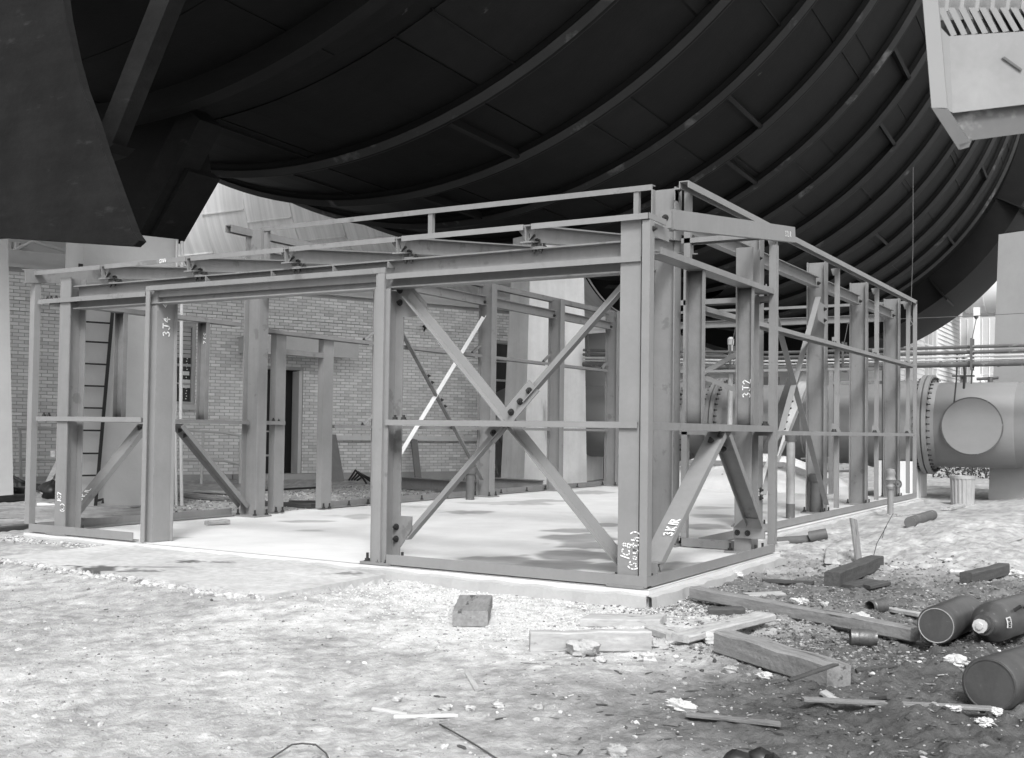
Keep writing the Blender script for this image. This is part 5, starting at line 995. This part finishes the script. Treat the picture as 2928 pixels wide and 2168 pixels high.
# left background
wood('timber', gpt(-60, 1130), gpt(373, 1129), .22, .15, WOOD, 'long heavy timber lying behind the left end of the frame', 40); wood('plank', gpt(385, 1082), gpt(565, 1097), .25, .05, WOOD, 'long plank on the gravel behind the left braces', 41); wood('plank', gpt(388, 1070), gpt(560, 1080), .2, .05, WOODP, 'long pale plank on the gravel farther behind the left braces', 42); wood('plank', gpt(560, 1101), gpt(692, 1108), .28, .06, WOODD, 'dark wide plank on the gravel in front of the door step', 43); wood('lath', gpt(635, 1096), gpt(705, 1100), .1, .05, WOODD, 'short dark board lying on the dark wide plank', 44)
wood('plank', gpt(-20, 1162), gpt(75, 1150), .1, .06, WOODD, 'dark board end at the far left in front of the frame', 45); wood('plank', gpt(-20, 1146), gpt(66, 1140), .1, .03, WOOD, 'grey board at the far left behind the dark board end', 46); 
bk = at(474, 1140, z=.0); wood('timber_block', at(450, 1143, z=0.012), at(497, 1140, z=0.012), .10, .05, WOODP, 'small pale block on the slab in front of the left base plate', 47, cat_='timber')
wood('timber', gpt(592, 1301), gpt(838, 1259), .05, .06, WOOD, 'long timber edge along the side of the concrete pad', 48, lift=-.03)
SH = thing('sawhorse', 'weathered wooden sawhorse behind the left corner post', 'sawhorse', gpt(115, 1098)); fy = 4.6
def sp3(px, py, y=fy): return Vector(at(px, py, y=y))
part('leg', MB().beam(sp3(88, 1090), sp3(140, 985), [(-.06, -.025), (.06, -.025), (.06, .025), (-.06, .025)], (0, 1, 0)), WOODP, SH); part('leg', MB().beam(sp3(140, 1098), sp3(138, 985), [(-.06, -.025), (.06, -.025), (.06, .025), (-.06, .025)], (0, 1, 0)), WOODP, SH); part('leg', MB().beam(sp3(118, 1092, 5.0), sp3(140, 985, 5.0), [(-.06, -.025), (.06, -.025), (.06, .025), (-.06, .025)], (0, 1, 0)), WOODP, SH); part('top_beam', MB().box(sp3(138, 985).x - .06, sp3(138, 985).x + .06, fy - .2, fy + .9, sp3(138, 985).z - .08, sp3(138, 985).z + .02), WOODP, SH)
def blob(c, rx, ry, rz, seed, n=14, m=8, amp=.25):
    mb = MB(); R = random.Random(seed); ph = [R.uniform(0, 6.28) for _ in range(6)]; vs_ = []; c = Vector(c)
    for i in range(m + 1):
        t = math.pi * i / m
        for j in range(n):
            p = 2 * math.pi * j / n; k = 1 + amp * (.5 * math.sin(3 * p + ph[0] + 2 * t) + .35 * math.sin(5 * p + ph[1] - 3 * t) + .3 * math.sin(4 * t + ph[2])) + R.uniform(-amp, amp) * .30 + amp * 1.6 * float(fbm(3 * math.sin(t) * math.cos(p) + seed * 3.1, 3 * math.sin(t) * math.sin(p) + 4 * math.cos(t), seed, 3))
            vs_.append(c + Vector((rx * math.sin(t) * math.cos(p) * k, ry * math.sin(t) * math.sin(p) * k, rz * math.cos(t) * k)))
    fs = [[i * n + j, (i + 1) * n + j, (i + 1) * n + (j + 1) % n, i * n + (j + 1) % n] for i in range(m) for j in range(n)]; return mb.add(vs_, fs)
solo('sack', blob(gpt(113, 1086) + Vector((0, 0, .10)), .19, .16, .17, 3), RUBBER, 'dark round bundle at the foot of the sawhorse', 'bundle', smooth=True)
hA = [gpt(-30, 1082), gpt(0, 1079), gpt(30, 1076), gpt(58, 1077), gpt(66, 1083), gpt(60, 1091), gpt(30, 1094), gpt(-30, 1100)]
solo('hose', MB().tube([p + Vector((0, 0, .055)) for p in hA], .055, 12), RUBBER, 'thick black hose curled at the left edge', 'hose', smooth=True); solo('hose', MB().tube([gpt(-30, 1060) + Vector((0, 0, .36)), gpt(10, 1064) + Vector((0, 0, .26)), gpt(45, 1072) + Vector((0, 0, .17)), gpt(72, 1078) + Vector((0, 0, .12))], .03, 8), RUBBER, 'thin black hose drooping above the thick hose', 'hose', smooth=True)
cbm = MB()
for k in range(9): cbm.tube([gpt(20 + k * 2, 1058 + k) + Vector((0, 0, .14 - .01 * k)), gpt(50, 1063 + k) + Vector((0, 0, .10)), gpt(95, 1068 + k) + Vector((0, 0, .05))], .014, 6)
solo('cable_heap', cbm, RUBBER, 'heap of thin dark cables behind the left corner post', 'cables', smooth=True)
for i, px in enumerate((13, 22, 31, 42)): solo('white_fitting', blob(gpt(px, 1072) + Vector((0, 0, .10)), .035, .03, .05, 20 + i, 8, 6), FARW, ('first', 'second', 'third', 'fourth')[i] + ' from left of the small white fittings among the hoses', 'fitting', 'white fittings among the hoses', smooth=True)
solo('paper_bundle', rough_box(gpt(88, 1100, .02), gpt(133, 1104, .02), .12, .04, 5)[0], FARW, 'flat white paper bundle on the heavy timber', 'paper')
# leaning and lying steel by the brick wall
def lean(nm, b, t, wd, m, label, prof=None): solo(nm, MB().beam(b, t, prof or [(-wd / 2, 0), (wd / 2, 0), (wd / 2, .05), (wd / 2 - .01, .05), (wd / 2 - .01, .01), (-wd / 2 + .01, .01), (-wd / 2 + .01, .05), (-wd / 2, .05)], tuple(-WB)), m, label, 'steel channel', 'steel channels leaning on the brick wall')
lb_ = float((wp_(0, 0, .14) - wp_(0, 0)).length)
def wl(px, py, o): return Vector(onplane(px, py, WO + WB * o, WB))
lean('steel_channel', wl(738, 1054, .75), wl(719, 946, .16), .30, STEEL, 'wide steel channel leaning on the wall ledge right of the doorway'); lean('steel_channel', wl(912, 1040, .6), wl(903, 957, .16), .16, STEEL, 'narrow steel channel leaning on the wall behind the crossed braces'); lean('steel_channel', wl(1100, 1052, .7), wl(1078, 950, .16), .26, STEEL, 'steel channel leaning beside the stained pier')
IB = Hp(.16, .22)
a = gpt(872, 1066); b = gpt(1046, 1078); solo('steel_beam', MB().beam(a + Vector((0, 0, .12)), b + Vector((0, 0, .12)), IB), STEEL, 'steel beam lying on the gravel behind the left wall of the frame', 'steel beam', 'steel beams lying by the brick wall'); a = gpt(1028, 1070); b = gpt(1160, 1076); bb = solo('steel_beam', MB().beam(a + Vector((0, .4, .13)), b + Vector((0, .4, .13)), IB), STEEL, 'steel beam with clips lying in front of the stained pier', 'steel beam', 'steel beams lying by the brick wall')
solo('steel_plate', MB().box(-.0, .0001, 0, .001, 0, .001) if False else rough_box(gpt(745, 1056), gpt(812, 1055), .25, .02, 3)[0], STEEL, 'flat steel plate under the cables by the wall', 'plate')
cb = MB()
for k in range(4): c = gpt(778 + 6 * k, 1054); cb.tube([c + Vector((-.3, .1, .06)), c + Vector((-.05, 0, .28 - .04 * k)), c + Vector((.15, 0, .12)), c + Vector((.4 + .1 * k, -.2, .03))], .022, 6)
solo('cable_heap', cb, RUBBER, 'tangle of dark cable on the steel plate by the brick wall', 'cables', smooth=True)
solo('cable', MB().tube([gpt(565, 1068, .02), gpt(620, 1066, .02), gpt(700, 1062, .02)], .02, 6), RUBBER, 'dark cable lying along the foot of the door step', 'cable', smooth=True)
# gas cylinders
def cyl(near, far, r, label, valve=False, L=None):
    a = Vector(near); b = Vector(far); b.z = a.z if L is None else b.z; d = (b - a).normalized(); L = L or (b - a).length; c = a + Vector((0, 0, r)); t = thing('gas_cylinder', label, 'gas cylinder', a, 'gas cylinders lying at the right')
    if not valve:
        part('cylinder_body', MB().lathe(c, d, [(0, r * .93), (.012, r), (L - .18, r), (L - .10, r * .93), (L - .04, r * .7), (L, r * .35)], 48), CYL, t, 40)
        part('base_disc', MB().lathe(c, -d, [(-.006, r * .93), (.004, r * .90), (.004, r * .87), (-.012, r * .80), (-.022, r * .4), (-.024, 0)], 40, False), CYLB if 'pale' in label else CYL, t, 40)
    else:
        part('cylinder_body', MB().lathe(c, d, [(.0, .055), (.02, .07), (.05, r * .62), (.09, r * .84), (.15, r * .97), (.20, r), (L, r)], 48), CYL, t, 40)
        nk = part('neck_ring', MB().lathe(c, -d, [(-.02, .062), (.02, .060), (.02, .045), (.035, .042)], 24), CYL, t, 40)
        part('valve', MB().lathe(c - d * .03, -d, [(0, .03), (.03, .03), (.035, .022), (.06, .022)], 16), GALV, t, 40); part('valve_wheel', MB().lathe(c - d * .075, -d, [(0, .012), (.0, .040), (.02, .042), (.022, .022), (.03, .020), (.031, 0)], 9, False), PIPE_L, t)
        s_ = d.cross(Vector((0, 0, 1))).normalized(); u_ = s_.cross(d)
        hp = [c + d * .30 + (s_ * math.cos(q) + u_ * math.sin(q)) * r * 1.0 for q in (.55, .55)]
        part('lifting_loop', MB().tube([c + d * .27 + (s_ * .80 + u_ * .60) * r, c + d * .25 + (s_ * .80 + u_ * .60) * (r + .05), c + d * .34 + (s_ * .80 + u_ * .60) * (r + .06), c + d * .47 + (s_ * .8 + u_ * .60) * (r + .05), c + d * .48 + (s_ * .8 + u_ * .60) * r], .010, 6), CYL, t, 40)
        pa = []; lat = .125
        for q0, rr_ in ((-.32, 1.0), (.32, 1.0)): pass
        q_ = [(math.cos(w_), math.sin(w_)) for w_ in (-.15, .05, .25, .42)]
        vs_ = []
        for x_, y_ in q_: vs_ += [c + d * .085 + (s_ * x_ + u_ * y_) * (r * .835 + .004), c + d * .135 + (s_ * x_ + u_ * y_) * (r * .95 + .004)]
        part('label_sticker', MB().add(vs_, [(0, 1, 3, 2), (2, 3, 5, 4), (4, 5, 7, 6)]), SIGN, t)
        w_ = [.28, .0]; m_ = lambda k, o_: c + d * (.085 + .05 * o_) + (s_ * math.cos(-.12 + .5 * k) + u_ * math.sin(-.12 + .5 * k)) * (r * (.835 + .115 * o_) + .006)
        mb = MB(); cx = 0.
        LT = {'O': [[(0, 0), (0, 1), (1, 1), (1, 0), (0, 0)]], 'X': [[(0, 0), (1, 1)], [(0, 1), (1, 0)]], 'Y': [[(0, 1), (.5, .5), (1, 1)], [(.5, .5), (.5, 0)]], 'G': [[(1, 1), (0, 1), (0, 0), (1, 0), (1, .5), (.6, .5)]], 'E': [[(1, 1), (0, 1), (0, 0), (1, 0)], [(0, .5), (.8, .5)]], 'N': [[(0, 0), (0, 1), (1, 0), (1, 1)]]}
        for ch in 'OXYGEN':
            for s2 in LT[ch]:
                for p_, q2 in zip(s2[:-1], s2[1:]): mb.tube([m_(1 - (.06 + cx + p_[0] * .10), .25 + p_[1] * .5), m_(1 - (.06 + cx + q2[0] * .10), .25 + q2[1] * .5)], .0016, 4)
            cx += .155
        part('lettering', mb, BLACK, t)
    return t
cyl(g(18, 1510, 812), g(18, 1905, 545), .112, 'dull steel gas cylinder lying with its pale blotched base towards the camera', L=.98)
cyl(g(18, 1890, 838), g(18, 2330, 610), .120, 'gas cylinder lying with its valve and faded sticker towards the camera', True, 1.25)
cyl(g(18, 1930, 1290), g(18, 2420, 1060), .128, 'dark gas cylinder nearest the camera with a smooth rounded base', L=1.2)
# cans
def can(A, d, r, L, label, m=CAN, group='old cans in the rubble'):
    A = Vector(A) + Vector((0, 0, r)); t = thing('can', label, 'can', A, group); part('can_body', MB().lathe(A, d, [(0, r * .9), (0, r), (.012, r * 1.02), (.02, r * .97), (L * .3, r * .97), (L * .32, r), (L * .36, r * .97), (L * .8, r * .97), (L * .85, r * .85), (L, r * .85), (L, r * .80), (L * .4, r * .8)], 28, False), m, t, 40); part('can_base', MB().lathe(A + Vector(d).normalized() * .006, d, [(0, r * .9), (.002, 0)], 28, False), m, t)
def dirg(p, q): v = Vector(q) - Vector(p); v.z = 0; return v.normalized()
can(g(18, 835, 790), dirg(g(18, 835, 790), g(18, 1030, 805)), .052, .15, 'tarnished ribbed can lying in front of the long stained timber', CAN); can(g(18, 1095, 500), dirg(g(18, 1095, 500), g(18, 960, 515)), .052, .14, 'dark open can lying above the long stained timber', CAN); can(g(18, 1620, 215), dirg(g(18, 1620, 215), g(18, 1730, 218)), .035, .12, 'small pale can left of the dark timber behind the cylinders', GALV); can(g(18, 1015, 600), dirg(g(18, 1200, 630), g(18, 1020, 600)), .03, .16, 'rolled pale tube lying behind the long stained timber', FARW, 'old cans in the rubble')
# rags, paper, rocks
for i, (n_, x, y, rx, ry, rz, lb) in enumerate(((18, 440, 440, .10, .06, .06, 'crumpled white rag above the long stained timber'), (18, 1660, 975, .12, .07, .05, 'white wad of rag between the second and third cylinders'), (18, 1590, 150, .14, .06, .04, 'white crumpled sheet on the dirt left of the dark timber'), (18, 2130, 220, .12, .08, .06, 'white rag at the right edge behind the cylinders'), (18, 1330, 465, .12, .06, .03, 'flattened white rag above the first cylinder end'), (18, 1150, 180, .14, .05, .03, 'white torn sheet beside the splintered dark timber'), (17, 1500, 1280, .11, .05, .05, 'torn white paper scrap in the middle foreground'), (18, 1980, 1320, .05, .04, .03, 'small white tuft at the end of the long lath'), (18, 1650, 1350, .05, .04, .02, 'small white tuft under the long lath'), (18, 1900, 1420, .06, .05, .03, 'pale tuft below the third cylinder'))):
    solo('rag', blob(g(n_, x, y) + Vector((0, 0, rz * .3)), rx * .62, ry * .62, rz * .6, 50 + i, 36, 20, .34), RAG, lb, 'rag', 'white rags and paper on the dirt', smooth=40)
rk = [(17, 735, 835, .085, 'large pale lump in front of the pale straight timber'), (17, 1240, 888, .048, 'pale rock right of the end of the pale straight timber'), (17, 873, 905, .032, 'small rock below the middle of the pale straight timber'), (17, 1895, 985, .035, 'pale rock at the left end of the big square timber'), (18, 160, 1045, .035, 'pale rock against the side of the big square timber'), (18, 625, 512, .03, 'smooth pale stone below the crumpled rag'), (17, 1310, 790, .06, 'rough lump at the right end of the pale straight timber'), (17, 1760, 760, .06, 'pale broken lump by the flaking dark plank'), (17, 1468, 875, .018, 'tiny pale stone right of the pale rock'), (16, 670, 715, .022, 'white stone on the dark patch left of the splinters'), (16, 1575, 1260, .028, 'rounded stone above the right end of the long bright splinter'), (16, 1995, 1260, .026, 'white stone at the right of the middle foreground'), (16, 1775, 1275, .025, 'rounded dusty stone between two pale stones'), (16, 1195, 1210, .022, 'dusty clod left of the rounded stones'), (17, 65, 1255, .024, 'white stone at the left of the lower dark dirt'), (17, 375, 1285, .028, 'flat white chip in the lower foreground'), (17, 1005, 1635, .04, 'white flat stone at the very bottom edge'), (17, 1580, 320, .055, 'broken concrete lump at the slab corner, below the edge'), (17, 1950, 250, .05, 'pale concrete lump right of the slab corner'), (15, 205, 60, .02, 'small pale stone on the concrete pad'), (16, 1310, 205, .06, 'low heap of mortar by the slab edge'), (16, 2075, 290, .045, 'dusty clod below the sill in the middle'), (18, 100, 440, .04, 'grey lump above the left end of the long stained timber'), (18, 920, 560, .05, 'grey clod behind the long stained timber'), (18, 720, 150, .04, 'grey stone left of the splintered dark timber')]
for i, (n_, x, y, r, lb) in enumerate(rk):
    solo('rock', blob(g(n_, x, y) + Vector((0, 0, r * .35)), r * 1.1, r * .85, r * .55, 100 + i, 20, 12, .28), ROCK, lb, 'rock', 'loose stones and lumps on the dirt', smooth=50)
solo('wire', MB().tube([g(16, 175, 1655, .01), g(16, 370, 1530, .03), g(16, 450, 1524, .04), g(16, 555, 1532, .03), g(16, 640, 1612, .01), g(16, 660, 1660, .01)], .0035, 6), WIREM, 'bent dark wire at the bottom edge, left of centre', 'wire', 'wires on the dirt', smooth=True)
solo('wire', MB().tube([g(16, 1535, 1385, .005), g(16, 1660, 1450, .012), g(16, 1820, 1545, .012), g(16, 2010, 1650, .008)], .0035, 6), WIREM, 'straight dark wire at the bottom edge, right of the bent one', 'wire', 'wires on the dirt', smooth=True)
for i, (x0, y0, x1, y1) in enumerate(((1085, 920, 1135, 820), (1020, 1075, 1045, 1000))): a = g(8, x0, y0); solo('wire', MB().tube([a, a + Vector((.03, 0, .12)), a + Vector((.12, .03, .30))], .004, 5), WIREM, ('thin wire sprouting from the dirt mound', 'thin wire sprouting from behind the dark timber')[i], 'wire', 'wires on the dirt')
for i, (px, py, r) in enumerate(((1606, 1672, .06), (1658, 1668, .065), (1686, 1690, .05))):
    solo('dark_lump', blob(gpt(px, py) + Vector((0, 0, .015)), r, r * .9, .05, 200 + i, 14, 8, .12), RUBBER, ('left', 'middle', 'right')[i] + ' of three dark rounded lumps cut by the bottom edge', 'lump', 'dark lumps at the bottom edge', smooth=True)

# ------------------------------------------------------------------ stuff: pebbles and chips nobody could count
def scatter(name, n, sampler, size, col, seed, flat=(.5, .9), elong=(.7, 1.4)):
    R = np.random.default_rng(seed); ico = np.array([(0, 0, 1), (.894, 0, .447), (.276, .851, .447), (-.724, .526, .447), (-.724, -.526, .447), (.276, -.851, .447), (.724, .526, -.447), (-.276, .851, -.447), (-.894, 0, -.447), (-.276, -.851, -.447), (.724, -.526, -.447), (0, 0, -1)])
    fc = np.array([(0, 1, 2), (0, 2, 3), (0, 3, 4), (0, 4, 5), (0, 5, 1), (1, 6, 2), (2, 7, 3), (3, 8, 4), (4, 9, 5), (5, 10, 1), (2, 6, 7), (3, 7, 8), (4, 8, 9), (5, 9, 10), (1, 10, 6), (6, 11, 7), (7, 11, 8), (8, 11, 9), (9, 11, 10), (10, 11, 6)])
    x, y = sampler(R, n); k = ~(slab_mask(x, y) | in_poly(x, y, PADP)) ; x, y = x[k], y[k]; n = len(x); z = gz(x, y)
    s = np.exp(R.uniform(np.log(size[0]), np.log(size[1]), n)); el = R.uniform(*elong, n); fl = R.uniform(*flat, n); th = R.uniform(0, 6.28, n)
    V = ico[None] * R.uniform(.72, 1.25, (n, 12, 1)); V = V * np.stack([s * el, s / el, s * fl], -1)[:, None, :]
    c, q = np.cos(th)[:, None], np.sin(th)[:, None]; X = V[..., 0] * c - V[..., 1] * q; Y = V[..., 0] * q + V[..., 1] * c
    V = np.stack([X + x[:, None], Y + y[:, None], V[..., 2] + (z + s * fl * .25)[:, None]], -1).reshape(-1, 3); Fc = (fc[None] + (np.arange(n) * 12)[:, None, None]).reshape(-1, 3)
    me = bpy.data.meshes.new(name); me.from_pydata(V.tolist(), [], Fc.tolist()); t = me.attributes.new('tone', 'FLOAT', 'POINT')
    t.data.foreach_set('value', np.repeat(np.clip(R.normal(col[0], col[1], n), .05, .75), 12)); me.materials.append(PEB); o = link(name, me); o['kind'] = 'stuff'; return o
PEB = mat('pebble_stone', 1., .15, 30., .95, tone='tone', bump=.3, bscale=90.)
def around(pts):
    def f(R, n):
        P = np.array([[*gpt(px, py)[:2], r] for px, py, r in pts]); i = R.integers(0, len(P), n); return P[i, 0] + R.normal(0, 1, n) * P[i, 2], P[i, 1] + R.normal(0, 1, n) * P[i, 2]
    return f
def fan(R, n):
    a = fwd + R.uniform(-.52, .52, n); r = 3.6 + 7.5 * R.random(n) ** .8; return C0[0] + r * np.cos(a), C0[1] + r * np.sin(a)
scatter('pebbles', 9000, fan, (.0025, .008), (.30, .10), 1)
scatter('gravel', 7000, around([(1000, 1300, .5), (1150, 1330, .6), (1300, 1310, .5), (1420, 1325, .3), (880, 1290, .4), (1200, 1370, .5)]), (.003, .010), (.50, .10), 2)
scatter('rubble', 13000, around([(1700, 1330, .6), (1850, 1400, .5), (1950, 1320, .6), (1600, 1300, .5), (2050, 1280, .7), (1750, 1250, .8), (1500, 1320, .3), (1700, 1420, .3)]), (.003, .015), (.17, .08), 3, (.35, .9))
scatter('gravel_bed', 5000, lambda R, n: (R.uniform(-11, -7.2, n), R.uniform(3., 13, n)), (.006, .022), (.33, .13), 4)
scatter('edge_rubble', 900, lambda R, n: (R.uniform(-7.2, -5.2, n), -.12 - np.abs(R.normal(0, .09, n))), (.006, .022), (.33, .12), 6)
def padedge(R, n):
    k = R.random(n); e0, e1 = PADP[0], PADP[1]; t_ = np.abs(R.normal(0, .05, n)) + .01; return e0[0] + (e1[0] - e0[0]) * k + nrm_[0] * t_, e0[1] + (e1[1] - e0[1]) * k + nrm_[1] * t_
scatter('pad_edge_rubble', 500, padedge, (.006, .03), (.40, .12), 8)
scatter('splinters', 350, around([(1850, 1350, .7), (2000, 1300, .7), (1750, 1400, .5), (2050, 1560, .7), (1850, 1600, .6), (1500, 1560, .7)]), (.006, .022), (.22, .12), 5, (.08, .2), (1.5, 3.2))
scatter('dark_chips', 500, around([(1850, 1350, .7), (2000, 1280, .7), (1750, 1380, .5), (2050, 1560, .7), (1850, 1600, .6), (1500, 1540, .6)]), (.007, .026), (.06, .03), 9, (.08, .25), (1.3, 2.6))
scatter('clods', 700, fan, (.008, .020), (.36, .10), 11, (.4, .8))
